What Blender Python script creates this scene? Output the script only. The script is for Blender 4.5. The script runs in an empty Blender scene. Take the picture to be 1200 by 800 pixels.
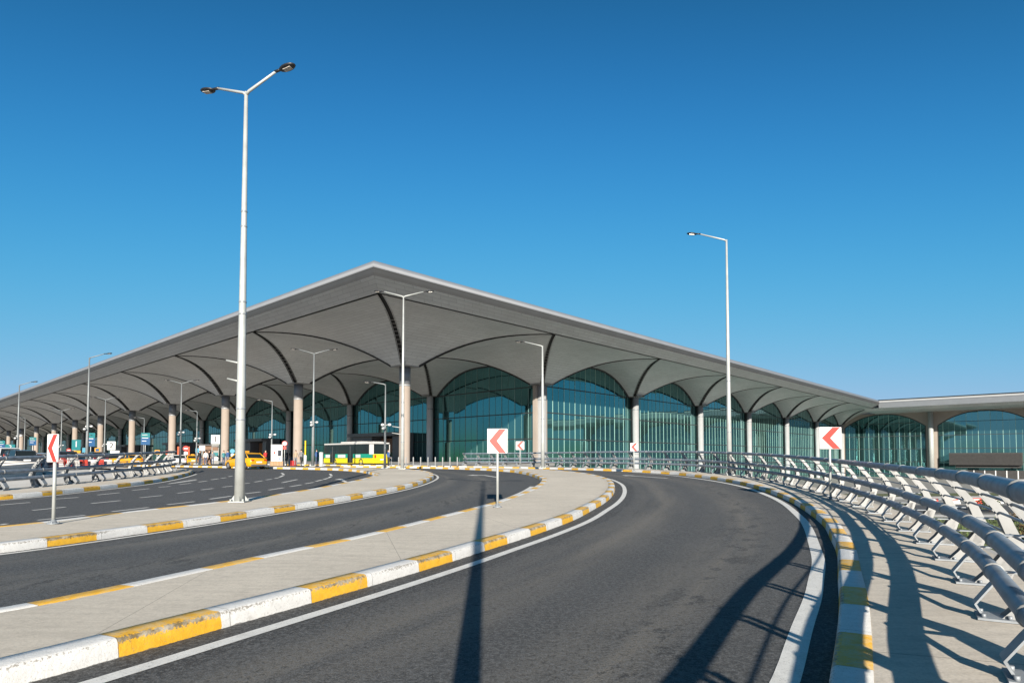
import bpy, bmesh, math, random
from mathutils import Vector, Matrix
random.seed(7)
R = math.radians
PI = math.pi
scene = bpy.context.scene
col = scene.collection

# ------------------------------------------------------------------ camera model (used to place things on the ground)
FPX, PITCH, PY0, CZ = 730.7, R(2.2), 508.93, 1.7
def hgt(Y):
    t = min(1, max(0, (Y-10)/40)); return .75*t*t*(3-2*t)
def ray(px, py):
    zi = (PY0-py)/FPX
    return ((px-600)/FPX, math.cos(PITCH)-zi*math.sin(PITCH), math.sin(PITCH)+zi*math.cos(PITCH))
def at(px, py, dz=0):
    d = ray(px, py); lo, hi = .5, 4000
    for _ in range(60):
        m = (lo+hi)/2
        if CZ+d[2]*m-(hgt(d[1]*m)+dz) > 0: lo = m
        else: hi = m
    return (d[0]*lo, d[1]*lo)
def at_depth(px, py, Y):          # world point on the ray at forward distance Y
    d = ray(px, py); t = Y/d[1]
    return Vector((d[0]*t, Y, CZ+d[2]*t))

# ------------------------------------------------------------------ node helpers
MATS = {}
def new_mat(name):
    m = bpy.data.materials.new(name); m.use_nodes = True
    nt = m.node_tree; b = nt.nodes['Principled BSDF']
    MATS[name] = m
    return m, nt, b
def N(nt, typ, **kw):
    n = nt.nodes.new(typ)
    for k, v in kw.items():
        if k in n.inputs.keys(): n.inputs[k].default_value = v
        else: setattr(n, k, v)
    return n
def mth(nt, op, a, b=None, clamp=False):
    n = nt.nodes.new('ShaderNodeMath'); n.operation = op; n.use_clamp = clamp
    for i, x in enumerate((a, b)):
        if x is None: continue
        if isinstance(x, (int, float)): n.inputs[i].default_value = x
        else: nt.links.new(x, n.inputs[i])
    return n.outputs[0]
def mixc(nt, fac, a, b, mode='MIX'):
    n = nt.nodes.new('ShaderNodeMix'); n.data_type = 'RGBA'; n.blend_type = mode
    for sock, x in ((n.inputs[0], fac), (n.inputs[6], a), (n.inputs[7], b)):
        if isinstance(x, (int, float)): sock.default_value = x
        elif isinstance(x, (tuple, list)): sock.default_value = tuple(x) if len(x) == 4 else (*x, 1)
        else: nt.links.new(x, sock)
    return n.outputs[2]
def ramp(nt, src, p0, p1, c0=(0,0,0,1), c1=(1,1,1,1)):
    n = nt.nodes.new('ShaderNodeValToRGB'); nt.links.new(src, n.inputs[0])
    n.color_ramp.elements[0].position = p0; n.color_ramp.elements[1].position = p1
    n.color_ramp.elements[0].color = c0; n.color_ramp.elements[1].color = c1
    return n.outputs[0]
def noise(nt, vec, scale, detail=3, rough=.55, out=0):
    n = nt.nodes.new('ShaderNodeTexNoise'); n.inputs['Scale'].default_value = scale
    n.inputs['Detail'].default_value = detail; n.inputs['Roughness'].default_value = rough
    if vec is not None: nt.links.new(vec, n.inputs['Vector'])
    return n.outputs[out]
def coords(nt, kind='Object'):
    return nt.nodes.new('ShaderNodeTexCoord').outputs[kind]
def scaled(nt, vec, s):
    n = nt.nodes.new('ShaderNodeMapping'); n.inputs['Scale'].default_value = s
    nt.links.new(vec, n.inputs['Vector']); return n.outputs[0]
def bump(nt, b, src, strength, dist=.01):
    n = nt.nodes.new('ShaderNodeBump'); n.inputs['Strength'].default_value = strength
    n.inputs['Distance'].default_value = dist
    nt.links.new(src, n.inputs['Height']); nt.links.new(n.outputs[0], b.inputs['Normal'])
def simple(name, c, rough=.5, metal=0, var=.12, scale=3.0, spec=.5, bmp=0):
    m, nt, b = new_mat(name)
    v = noise(nt, coords(nt), scale, 4)
    c0 = tuple(x*(1-var) for x in c); c1 = tuple(min(1, x*(1+var)) for x in c)
    nt.links.new(mixc(nt, ramp(nt, v, .3, .7), c0, c1), b.inputs['Base Color'])
    b.inputs['Roughness'].default_value = rough; b.inputs['Metallic'].default_value = metal
    b.inputs['Specular IOR Level'].default_value = spec
    if bmp: bump(nt, b, noise(nt, coords(nt), scale*8, 4), bmp)
    return m

# ---- surface materials
def mk_asphalt(name, base, lanes):
    m, nt, b = new_mat(name)
    oc = coords(nt)
    big = noise(nt, oc, .35, 4); mid = noise(nt, oc, 2.5, 5); fine = noise(nt, oc, 90, 2, .7); grain = noise(nt, oc, 45, 3, .8)
    c = mixc(nt, ramp(nt, big, .3, .7), tuple(x*.86 for x in base), tuple(x*1.14 for x in base))
    c = mixc(nt, mth(nt, 'MULTIPLY', ramp(nt, mid, .45, .75), .22), c, tuple(x*.65 for x in base))
    if lanes:
        uv = nt.nodes.new('ShaderNodeUVMap'); sp = nt.nodes.new('ShaderNodeSeparateXYZ'); nt.links.new(uv.outputs[0], sp.inputs[0])
        v = mth(nt, 'ADD', sp.outputs[1], mth(nt, 'MULTIPLY', mth(nt, 'SUBTRACT', noise(nt, oc, 1.3, 5), .5), .07))
        str_uv = scaled(nt, uv.outputs[0], (.07, 5, 1))
        streak = noise(nt, str_uv, 2.2, 4)
        # polished wheel paths (lighter) and the dark seal strips beside the kerbs
        def band(cn, w):
            d = mth(nt, 'ABSOLUTE', mth(nt, 'SUBTRACT', v, cn))
            return mth(nt, 'SUBTRACT', 1, mth(nt, 'DIVIDE', d, w), True)
        lane = mth(nt, 'MAXIMUM', band(.30, .17), mth(nt, 'MULTIPLY', band(.69, .17), .9))
        lane = mth(nt, 'MULTIPLY', lane, ramp(nt, streak, .3, .6))
        c = mixc(nt, mth(nt, 'MULTIPLY', lane, .95), c, (base[0]*2.5, base[1]*2.25, base[2]*1.9))
        edge = mth(nt, 'GREATER_THAN', mth(nt, 'MULTIPLY', lanes[0], 1.0), v)
        c = mixc(nt, mth(nt, 'MULTIPLY', edge, .62), c, tuple(x*.42 for x in base))
        edge2 = mth(nt, 'GREATER_THAN', v, lanes[1])
        c = mixc(nt, mth(nt, 'MULTIPLY', edge2, .62), c, tuple(x*.42 for x in base))
        # drips of oil along one side
        drip = mth(nt, 'MULTIPLY', ramp(nt, noise(nt, scaled(nt, uv.outputs[0], (.8, 7, 1)), 1.6, 5, .7), .535, .57), band(.72, .15))
        c = mixc(nt, mth(nt, 'MULTIPLY', drip, .75), c, tuple(x*.3 for x in base))
    coarse = noise(nt, oc, 17, 4, .75)
    c = mixc(nt, mth(nt, 'MULTIPLY', ramp(nt, coarse, .49, .60), .75), c, tuple(min(1, x*1.8) for x in base))
    c = mixc(nt, mth(nt, 'MULTIPLY', ramp(nt, coarse, .36, .47, (1,1,1,1), (0,0,0,1)), .7), c, tuple(x*.45 for x in base))
    c = mixc(nt, mth(nt, 'MULTIPLY', ramp(nt, grain, .54, .62), .7), c, tuple(min(1, x*2.3) for x in base))
    c = mixc(nt, mth(nt, 'MULTIPLY', ramp(nt, fine, .36, .46, (1,1,1,1), (0,0,0,1)), .7), c, tuple(x*.4 for x in base))
    cr = nt.nodes.new('ShaderNodeTexVoronoi'); cr.feature = 'DISTANCE_TO_EDGE'; cr.inputs['Scale'].default_value = .22
    wv = nt.nodes.new('ShaderNodeVectorMath'); wv.operation = 'ADD'; nt.links.new(oc, wv.inputs[0])
    ws = nt.nodes.new('ShaderNodeVectorMath'); ws.operation = 'SCALE'; nt.links.new(noise(nt, oc, .9, 5, .7, 1), ws.inputs[0]); ws.inputs['Scale'].default_value = 1.6
    nt.links.new(ws.outputs[0], wv.inputs[1]); nt.links.new(wv.outputs[0], cr.inputs['Vector'])
    crack = mth(nt, 'MULTIPLY', ramp(nt, cr.outputs['Distance'], .0018, .0035, (1,1,1,1), (0,0,0,1)), ramp(nt, noise(nt, oc, .15, 2), .5, .56))
    c = mixc(nt, mth(nt, 'MULTIPLY', crack, .75), c, tuple(x*.3 for x in base))
    vo = nt.nodes.new('ShaderNodeTexVoronoi'); vo.inputs['Scale'].default_value = 9; nt.links.new(oc, vo.inputs['Vector'])
    chip = ramp(nt, vo.outputs['Distance'], .035, .05, (1,1,1,1), (0,0,0,1))
    c = mixc(nt, mth(nt, 'MULTIPLY', chip, .6), c, (.32, .31, .29))
    spk = nt.nodes.new('ShaderNodeTexVoronoi'); spk.inputs['Scale'].default_value = 1.7; nt.links.new(oc, spk.inputs['Vector'])
    blot = mth(nt, 'MULTIPLY', ramp(nt, spk.outputs['Distance'], .04, .1, (1,1,1,1), (0,0,0,1)), ramp(nt, mid, .5, .6))
    c = mixc(nt, mth(nt, 'MULTIPLY', blot, .75), c, tuple(x*.25 for x in base))
    nt.links.new(c, b.inputs['Base Color'])
    b.inputs['Roughness'].default_value = .85; b.inputs['Specular IOR Level'].default_value = .35
    bump(nt, b, mth(nt, 'ADD', grain, coarse), .8, .008)
    return m
mk_asphalt('asphalt_ring', (.069, .069, .069), (.135, .925))
mk_asphalt('asphalt_ring_inner', (.064, .066, .068), (.09, .99))
mk_asphalt('asphalt', (.066, .067, .069), None)

def mk_concrete(name, base, joints=0):
    m, nt, b = new_mat(name)
    oc = coords(nt)
    big = noise(nt, oc, .25, 4); mid = noise(nt, scaled(nt, oc, (1, 6, 1)), 1.4, 5, .65); fine = noise(nt, oc, 40, 3, .7)
    c = mixc(nt, ramp(nt, big, .3, .7), tuple(x*.88 for x in base), tuple(x*1.1 for x in base))
    c = mixc(nt, mth(nt, 'MULTIPLY', ramp(nt, mid, .42, .66), .45), c, tuple(x*.66 for x in base))
    c = mixc(nt, mth(nt, 'MULTIPLY', ramp(nt, fine, .45, .62), .4), c, tuple(x*.6 for x in base))
    c = mixc(nt, mth(nt, 'MULTIPLY', ramp(nt, noise(nt, oc, 9, 5, .75), .52, .62), .3), c, tuple(x*.55 for x in base))
    if joints:
        uv = nt.nodes.new('ShaderNodeUVMap'); sp = nt.nodes.new('ShaderNodeSeparateXYZ'); nt.links.new(uv.outputs[0], sp.inputs[0])
        ju = mth(nt, 'FRACT', mth(nt, 'DIVIDE', mth(nt, 'ADD', sp.outputs[0], mth(nt, 'MULTIPLY', noise(nt, oc, 3, 2), .02)), joints))
        c = mixc(nt, mth(nt, 'MULTIPLY', mth(nt, 'LESS_THAN', ju, .018/joints), .6), c, tuple(x*.3 for x in base))
        ed = mth(nt, 'ABSOLUTE', mth(nt, 'SUBTRACT', sp.outputs[1], .5))
        dirt = ramp(nt, mth(nt, 'ADD', ed, mth(nt, 'MULTIPLY', mth(nt, 'SUBTRACT', noise(nt, oc, 2.5, 5, .7), .5), .35)), .40, .52)
        c = mixc(nt, mth(nt, 'MULTIPLY', dirt, .4), c, tuple(x*.5 for x in base))
    st = ramp(nt, noise(nt, oc, 3.3, 6, .75), .60, .68)
    c = mixc(nt, mth(nt, 'MULTIPLY', st, .35), c, tuple(x*.5 for x in base))
    nt.links.new(c, b.inputs['Base Color']); b.inputs['Roughness'].default_value = .9
    b.inputs['Specular IOR Level'].default_value = .25
    broom = noise(nt, scaled(nt, oc, (2, 60, 2)), 1.5, 3)
    bump(nt, b, mth(nt, 'ADD', mth(nt, 'MULTIPLY', broom, .6), fine), .35, .006)
    return m
mk_concrete('concrete', (.60, .54, .455), 4.5)
mk_concrete('concrete_walk', (.60, .54, .46), 6)
mk_concrete('concrete_pale', (.62, .59, .55))
mk_concrete('concrete_dull', (.30, .29, .27))
mk_concrete('plaza_paving', (.33, .33, .325))

def mk_kerb():
    m, nt, b = new_mat('kerb_paint')
    oc = coords(nt)
    uv = nt.nodes.new('ShaderNodeUVMap'); sp = nt.nodes.new('ShaderNodeSeparateXYZ'); nt.links.new(uv.outputs[0], sp.inputs[0])
    u, v = sp.outputs[0], sp.outputs[1]
    wob = mth(nt, 'MULTIPLY', mth(nt, 'SUBTRACT', noise(nt, oc, 14, 3), .5), .03)
    fr = mth(nt, 'FRACT', mth(nt, 'DIVIDE', mth(nt, 'ADD', u, wob), 2.25))
    isy = mth(nt, 'LESS_THAN', fr, .455)
    n1 = noise(nt, oc, 7, 5, .7); n2 = noise(nt, oc, 38, 4, .75); n0 = noise(nt, oc, 1.1, 2)
    yel = mixc(nt, ramp(nt, n1, .35, .7), (.62, .33, .018), (.74, .42, .035))
    wht = mixc(nt, ramp(nt, n1, .3, .75), (.56, .55, .53), (.68, .675, .66))
    c = mixc(nt, isy, wht, yel)
    # paint chipped along the upper arris (v ~ 0.45) and worn on the yellow tops
    da = mth(nt, 'SUBTRACT', 1, mth(nt, 'DIVIDE', mth(nt, 'ABSOLUTE', mth(nt, 'SUBTRACT', v, .40)), .16), True)
    chip = mth(nt, 'ADD', mth(nt, 'MULTIPLY', da, .30), mth(nt, 'MULTIPLY', n2, .75))
    chip = mth(nt, 'ADD', chip, mth(nt, 'MULTIPLY', mth(nt, 'SUBTRACT', n0, .5), .35))
    chipy = ramp(nt, chip, .535, .60); chipw = ramp(nt, chip, .655, .69)
    pit = ramp(nt, noise(nt, oc, 55, 3, .8), .60, .64); blot = ramp(nt, noise(nt, oc, 3.2, 5, .8), .60, .68)
    topw = mth(nt, 'MULTIPLY', mth(nt, 'GREATER_THAN', v, .5), ramp(nt, n1, .45, .62))
    c = mixc(nt, mth(nt, 'MULTIPLY', mth(nt, 'MULTIPLY', topw, isy), .55), c, (.50, .42, .28))
    gap = mixc(nt, ramp(nt, n1, .4, .65), (.16, .12, .06), (.44, .39, .31))
    c = mixc(nt, mth(nt, 'MULTIPLY', chipy, isy), c, gap)
    c = mixc(nt, mth(nt, 'MULTIPLY', chipw, mth(nt, 'SUBTRACT', 1, isy)), c, (.30, .28, .25))
    c = mixc(nt, mth(nt, 'MULTIPLY', pit, .55), c, (.2, .185, .16))
    c = mixc(nt, mth(nt, 'MULTIPLY', blot, .35), c, (.33, .30, .26))
    # rubber and dirt at the foot of the face
    foot = mth(nt, 'MULTIPLY', mth(nt, 'LESS_THAN', mth(nt, 'ADD', v, mth(nt, 'MULTIPLY', n1, -.12)), .0), .7)
    c = mixc(nt, foot, c, (.09, .08, .07))
    scuff = ramp(nt, noise(nt, scaled(nt, uv.outputs[0], (1, 22, 1)), 2.2, 4, .7), .66, .72)
    c = mixc(nt, mth(nt, 'MULTIPLY', scuff, .3), c, (.2, .17, .13))
    j = mth(nt, 'FRACT', mth(nt, 'DIVIDE', u, 1.125))
    jm = mth(nt, 'LESS_THAN', j, .007)
    c = mixc(nt, mth(nt, 'MULTIPLY', jm, .7), c, (.1, .09, .08))
    nt.links.new(c, b.inputs['Base Color']); b.inputs['Roughness'].default_value = .6
    bump(nt, b, mth(nt, 'ADD', mth(nt, 'MULTIPLY', n1, 2), n2), .5, .006)
mk_kerb()
def mk_roadpaint():
    m, nt, b = new_mat('road_paint')
    oc = coords(nt)
    c = mixc(nt, ramp(nt, noise(nt, oc, 5, 5, .7), .3, .75), (.56, .55, .52), (.72, .71, .68))
    c = mixc(nt, mth(nt, 'MULTIPLY', ramp(nt, noise(nt, oc, 60, 4, .8), .56, .64), .7), c, (.16, .155, .15))
    c = mixc(nt, mth(nt, 'MULTIPLY', ramp(nt, noise(nt, oc, 2.1, 5, .7), .56, .72), .28), c, (.24, .23, .21))
    nt.links.new(c, b.inputs['Base Color']); b.inputs['Roughness'].default_value = .7
mk_roadpaint()

simple('rail_steel', (.20, .235, .28), .48, .25, .3, 4)
simple('post_steel', (.26, .262, .258), .5, .1, .10, 3, bmp=.1)
simple('bracket_steel', (.24, .26, .28), .5, .25, .15, 6)
simple('pole_paint', (.36, .375, .365), .45, .15, .12, 2.2, bmp=.08)
simple('lamp_galv', (.17, .185, .19), .5, .2, .12, 2.2)
simple('lamp_black', (.018, .018, .02), .4)
simple('lamp_lens', (.45, .42, .38), .25)
simple('lamp_white', (.5, .5, .5), .4)
simple('column_concrete', (.285, .24, .205), .7, 0, .06, .6, bmp=.1)
simple('column_metal', (.38, .39, .40), .35, .2, .05, .5)
simple('column_silver', (.62, .63, .64), .4, .1, .05, .5)
simple('cap_metal', (.20, .215, .235), .5, .3, .05, .5)
simple('soffit_shade', (.046, .047, .048), .6, 0, .08, .3)  # darkened so a sunlit band takes the tone of the shaded soffit
simple('fascia_light', (.34, .35, .36), .5, 0, .05, .4)
simple('fascia_metal', (.115, .128, .148), .55, 0, .05, .4)
simple('roof_top', (.45, .45, .45), .7)
simple('dark_slot', (.035, .034, .033), .7)
simple('truss_steel', (.25, .24, .23), .5)
simple('portal_grey', (.115, .125, .135), .5, 0, .08, .4)
simple('portal_wood', (.20, .105, .06), .55, 0, .2, 3)
simple('spandrel', (.29, .25, .215), .75, 0, .06, .3)
simple('wing_box', (.036, .034, .033), .6, 0, .2, 1.2)
simple('frame_dark', (.03, .034, .036), .5)
simple('white_panel', (.62, .62, .61), .4, 0, .04, 5)
simple('sign_red', (.46, .04, .03), .45, 0, .06, 6)
simple('sign_back', (.35, .36, .37), .5, .4)
simple('sign_blue', (.012, .075, .19), .4, 0, .05)
simple('sign_teal', (.008, .15, .165), .4, 0, .05)
simple('sign_amber', (.55, .27, .02), .4, 0, .05)
simple('sign_cyan', (.07, .26, .36), .4, 0, .05)
simple('orange_panel', (.42, .075, .02), .5)
simple('yellow_paint', (.78, .50, .02), .5)
simple('black', (.012, .012, .013), .5)
simple('tyre', (.02, .02, .02), .85)
simple('rim', (.4, .4, .41), .35, .7)
simple('vehicle_glass', (.012, .017, .02), .08, 0, .05, 3, .3)
simple('plate_white', (.75, .75, .75), .4)
simple('tail_red', (.45, .012, .012), .25)
simple('head_clear', (.7, .72, .74), .15)
simple('plastic_grey', (.10, .10, .105), .6)
simple('taxi_yellow', (.56, .28, .006), .25, 0, .03, 2)
simple('car_white', (.52, .52, .515), .25, 0, .03, 2)
simple('car_dark', (.03, .035, .045), .2, 0, .05, 2)
simple('car_silver', (.42, .43, .45), .28, .5, .04, 2)
simple('bus_yellow', (.58, .47, .012), .3, 0, .04, 2)
simple('bus_green', (.01, .22, .15), .3, 0, .06, 2)
simple('bus_white', (.52, .51, .49), .35, 0, .05, 2)
simple('wood', (.36, .22, .11), .6, 0, .2, 6)
simple('brown_board', (.16, .085, .045), .6, 0, .2, 2)
simple('skin', (.48, .29, .20), .6)
simple('hair', (.02, .014, .01), .7)
for n_, c_ in (('cloth_black', (.02,.02,.022)), ('cloth_blue', (.04,.09,.22)), ('cloth_white', (.62,.62,.60)), ('cloth_red', (.42,.03,.03)),
               ('cloth_denim', (.05,.07,.12)), ('cloth_grey', (.16,.16,.17)), ('cloth_tan', (.33,.25,.17)), ('cloth_teal', (.04,.2,.22))):
    simple(n_, c_, .85)
simple('barrier_red', (.45, .05, .03), .5)
simple('barrier_white', (.5, .5, .49), .5)
simple('pier_concrete', (.36, .345, .32), .85, 0, .1, .5)
simple('shrub_leaf', (.055, .075, .022), .8, 0, .5, 1.2)
simple('shrub_brown', (.13, .085, .035), .8, 0, .4, 1.2)
simple('grass_blade', (.075, .11, .03), .8, 0, .5, .5)
def mk_grass_ground():
    m, nt, b = new_mat('grass_soil'); oc = coords(nt)
    c = mixc(nt, ramp(nt, noise(nt, oc, .25, 5, .7), .35, .65), (.065, .095, .028), (.16, .125, .06))
    c = mixc(nt, ramp(nt, noise(nt, oc, 3, 5, .8), .45, .6), c, (.05, .08, .02))
    nt.links.new(c, b.inputs['Base Color']); b.inputs['Roughness'].default_value = .95
mk_grass_ground()
def mk_soffit():
    m, nt, b = new_mat('soffit')
    uv = nt.nodes.new('ShaderNodeUVMap')
    br = nt.nodes.new('ShaderNodeTexBrick'); nt.links.new(uv.outputs[0], br.inputs['Vector'])
    br.inputs['Scale'].default_value = 1; br.inputs['Brick Width'].default_value = 3.0; br.inputs['Row Height'].default_value = .75
    br.inputs['Mortar Size'].default_value = .024; br.inputs['Mortar Smooth'].default_value = .3
    br.inputs['Color1'].default_value = (.63, .635, .625, 1); br.inputs['Color2'].default_value = (.57, .575, .565, 1); br.inputs['Mortar'].default_value = (.24, .24, .24, 1)
    big = noise(nt, coords(nt), .16, 5, .65)
    c = mixc(nt, mth(nt, 'MULTIPLY', ramp(nt, big, .38, .62), .25), br.outputs[0], (.38, .37, .36))
    nt.links.new(c, b.inputs['Base Color']); b.inputs['Roughness'].default_value = .42
    b.inputs['Metallic'].default_value = .1
mk_soffit()
def mk_glass():
    m, nt, b = new_mat('facade_glass')
    uv = nt.nodes.new('ShaderNodeUVMap')
    fl = nt.nodes.new('ShaderNodeVectorMath'); fl.operation = 'FLOOR'; nt.links.new(uv.outputs[0], fl.inputs[0])
    wn = nt.nodes.new('ShaderNodeTexWhiteNoise'); wn.noise_dimensions = '3D'; nt.links.new(fl.outputs[0], wn.inputs['Vector'])
    sub = nt.nodes.new('ShaderNodeVectorMath'); sub.operation = 'SUBTRACT'; nt.links.new(wn.outputs['Color'], sub.inputs[0]); sub.inputs[1].default_value = (.5, .5, .5)
    sc = nt.nodes.new('ShaderNodeVectorMath'); sc.operation = 'SCALE'; nt.links.new(sub.outputs[0], sc.inputs[0]); sc.inputs['Scale'].default_value = .013
    ge = nt.nodes.new('ShaderNodeNewGeometry')
    ad = nt.nodes.new('ShaderNodeVectorMath'); ad.operation = 'ADD'; nt.links.new(ge.outputs['Normal'], ad.inputs[0]); nt.links.new(sc.outputs[0], ad.inputs[1])
    no = nt.nodes.new('ShaderNodeVectorMath'); no.operation = 'NORMALIZE'; nt.links.new(ad.outputs[0], no.inputs[0])
    tint = mixc(nt, wn.outputs['Value'], (.095, .245, .255), (.125, .29, .295))
    nt.links.new(tint, b.inputs['Base Color']); nt.links.new(no.outputs[0], b.inputs['Normal'])
    b.inputs['Metallic'].default_value = .92; b.inputs['Roughness'].default_value = .03
mk_glass()
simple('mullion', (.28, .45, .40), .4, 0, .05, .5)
simple('mullion_shaded', (.16, .27, .26), .4, 0, .05, .5)  # darker copy of the mullion colour, with the left front's shade painted in

# ------------------------------------------------------------------ mesh builder
class MB:
    def __init__(s): s.v = []; s.f = []; s.m = []; s.uv = []; s.sm = []
    def face(s, idx, mi=0, uv=None, smooth=False):
        s.f.append(tuple(idx)); s.m.append(mi); s.uv.append(uv); s.sm.append(smooth)
    def add(s, pts):
        n = len(s.v); s.v += [tuple(p) for p in pts]; return n
    def poly(s, pts, mi=0, uv=None):
        n = s.add(pts); s.face(range(n, n+len(pts)), mi, uv)
    def box(s, c, size, mi=0, M=None):
        x, y, z = (q/2 for q in size)
        P = [Vector((sx*x, sy*y, sz*z)) for sz in (-1, 1) for sy in (-1, 1) for sx in (-1, 1)]
        if M is not None: P = [M @ p for p in P]
        n = s.add([p+Vector(c) for p in P])
        for f in ((0,2,3,1),(4,5,7,6),(0,1,5,4),(1,3,7,5),(3,2,6,7),(2,0,4,6)): s.face([n+i for i in f], mi)
    def prism(s, pts, ext, mi=0):          # polygon pts extruded by vector ext
        k = len(pts); e = Vector(ext); n = s.add(pts); s.add([Vector(p)+e for p in pts])
        s.face([n+i for i in reversed(range(k))], mi); s.face([n+k+i for i in range(k)], mi)
        for i in range(k): j = (i+1) % k; s.face((n+i, n+j, n+k+j, n+k+i), mi)
    def tube(s, path, r, seg=10, mi=0, caps=True, uvs=False):
        path = [Vector(p) for p in path]; K = len(path)
        rr = r if isinstance(r, (list, tuple)) else [r]*K
        rings = []; ref = None
        for i, p in enumerate(path):
            t = (path[min(i+1, K-1)]-path[max(i-1, 0)]).normalized()
            if ref is None:
                ref = Vector((0, 0, 1)) if abs(t.z) < .9 else Vector((1, 0, 0))
            a = t.cross(ref).normalized(); bb = a.cross(t).normalized(); ref = bb
            rings.append(s.add([p+(a*math.cos(2*PI*k/seg)+bb*math.sin(2*PI*k/seg))*rr[i] for k in range(seg)]))
        for i in range(K-1):
            for k in range(seg):
                k2 = (k+1) % seg
                s.face((rings[i]+k, rings[i]+k2, rings[i+1]+k2, rings[i+1]+k), mi, None, True)
        if caps:
            s.face([rings[0]+k for k in reversed(range(seg))], mi); s.face([rings[-1]+k for k in range(seg)], mi)
    def lathe(s, c, prof, seg=20, mi=0, smooth=True):   # prof [(r,z)...] about z axis through c
        c = Vector(c); rings = [s.add([c+Vector((r*math.cos(2*PI*k/seg), r*math.sin(2*PI*k/seg), z)) for k in range(seg)]) for r, z in prof]
        for i in range(len(rings)-1):
            for k in range(seg):
                k2 = (k+1) % seg
                s.face((rings[i]+k, rings[i]+k2, rings[i+1]+k2, rings[i+1]+k), mi, None, smooth)
        s.face([rings[0]+k for k in reversed(range(seg))], mi); s.face([rings[-1]+k for k in range(seg)], mi)
    def ellipsoid(s, c, r, mi=0, seg=14, rings=8, M=None):
        c = Vector(c); ids = []
        for i in range(rings+1):
            th = PI*i/rings
            P = [Vector((r[0]*math.sin(th)*math.cos(2*PI*k/seg), r[1]*math.sin(th)*math.sin(2*PI*k/seg), r[2]*math.cos(th))) for k in range(seg)]
            if M is not None: P = [M @ p for p in P]
            ids.append(s.add([c+p for p in P]))
        for i in range(rings):
            for k in range(seg):
                k2 = (k+1) % seg
                s.face((ids[i]+k, ids[i+1]+k, ids[i+1]+k2, ids[i]+k2), mi, None, True)
    def build(s, name, mats, parent=None, bevel=0, loc=None, recalc=True):
        me = bpy.data.meshes.new(name); me.from_pydata(s.v, [], s.f)
        if isinstance(mats, str): mats = [mats]
        for m in mats: me.materials.append(MATS[m])
        me.polygons.foreach_set('material_index', s.m); me.polygons.foreach_set('use_smooth', s.sm)
        if any(u is not None for u in s.uv):
            l = me.uv_layers.new(name='UVMap')
            for p, u in zip(me.polygons, s.uv):
                if u is None: continue
                for li, q in zip(p.loop_indices, u): l.data[li].uv = q
        bm = bmesh.new(); bm.from_mesh(me)
        bmesh.ops.remove_doubles(bm, verts=bm.verts, dist=1e-5)
        if recalc: bmesh.ops.recalc_face_normals(bm, faces=bm.faces)
        if bevel:
            es = [e for e in bm.edges if len(e.link_faces) == 2 and e.calc_face_angle(0) > .6]
            bmesh.ops.bevel(bm, geom=es, offset=bevel, segments=2, affect='EDGES', clamp_overlap=True)
        bm.to_mesh(me); bm.free()
        o = bpy.data.objects.new(name, me); col.objects.link(o)
        if parent is not None: o.parent = parent
        if loc is not None: o.location = loc
        return o
def empty(name, label, cat, loc=(0, 0, 0), rz=0, group=None):
    o = bpy.data.objects.new(name, None); col.objects.link(o); o.empty_display_size = .3
    o.location = loc; o.rotation_euler = (0, 0, rz); tag(o, label, cat, group); return o
def tag(o, label, cat, group=None):
    o['label'] = label; o['category'] = cat
    if group: o['group'] = group
    return o
def struct(o, kind='structure'): o['kind'] = kind; return o
def copy_tree(o, parent=None):
    c = o.copy(); col.objects.link(c)
    if parent is not None: c.parent = parent
    for ch in list(o.children): copy_tree(ch, c)
    return c
def text_mesh(txt, size, thick, mat, name, parent, M):
    cu = bpy.data.curves.new('lettering', 'FONT'); cu.body = txt; cu.size = size; cu.extrude = thick; cu.align_x = 'CENTER'; cu.align_y = 'CENTER'
    to = bpy.data.objects.new('lettering', cu); col.objects.link(to)
    dg = bpy.context.evaluated_depsgraph_get()
    me = bpy.data.meshes.new_from_object(to.evaluated_get(dg)); bpy.data.objects.remove(to)
    me.transform(M); me.materials.clear(); me.materials.append(MATS[mat])
    o = bpy.data.objects.new(name, me); col.objects.link(o); o.parent = parent
    return o

# ------------------------------------------------------------------ plan curves
def smooth(pts, step=.5, sig=1.0):
    pts = [Vector((p[0], p[1])) for p in pts]
    L = [0]
    for a, b in zip(pts, pts[1:]): L.append(L[-1]+(b-a).length)
    n = max(8, int(L[-1]/step)); out = []; k = 0
    for i in range(n+1):
        t = L[-1]*i/n
        while k < len(pts)-2 and L[k+1] < t: k += 1
        w = (t-L[k])/max(1e-9, L[k+1]-L[k]); out.append(pts[k].lerp(pts[k+1], w))
    st = L[-1]/n; h = int(3*sig/st)+1
    ker = [math.exp(-.5*(j*st/sig)**2) for j in range(-h, h+1)]
    res = []
    for i in range(n+1):
        hh = min(h, i, n-i); s = Vector((0, 0)); w = 0
        for j in range(-hh, hh+1): s += out[i+j]*ker[j+h]; w += ker[j+h]
        res.append(s/w)
    return res
def lens(c):
    L = [0]
    for a, b in zip(c, c[1:]): L.append(L[-1]+(b-a).length)
    return L
def resample(c, n):
    L = lens(c); out = []; k = 0
    for i in range(n+1):
        t = L[-1]*i/n
        while k < len(c)-2 and L[k+1] < t: k += 1
        w = (t-L[k])/max(1e-9, L[k+1]-L[k]); out.append(c[k].lerp(c[k+1], min(1, w)))
    return out
def normals(c):
    out = []
    for i in range(len(c)):
        t = (c[min(i+1, len(c)-1)]-c[max(i-1, 0)]).normalized(); out.append(Vector((-t.y, t.x)))   # left-hand normal
    return out
def offset(c, d): return [p+n*d for p, n in zip(c, normals(c))]
def nearest(c, p):
    L = lens(c); i = min(range(len(c)), key=lambda k: (c[k]-Vector(p)).length); return L[i]
def P3(p, dz=0): return Vector((p[0], p[1], hgt(p[1])+dz))

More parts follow.
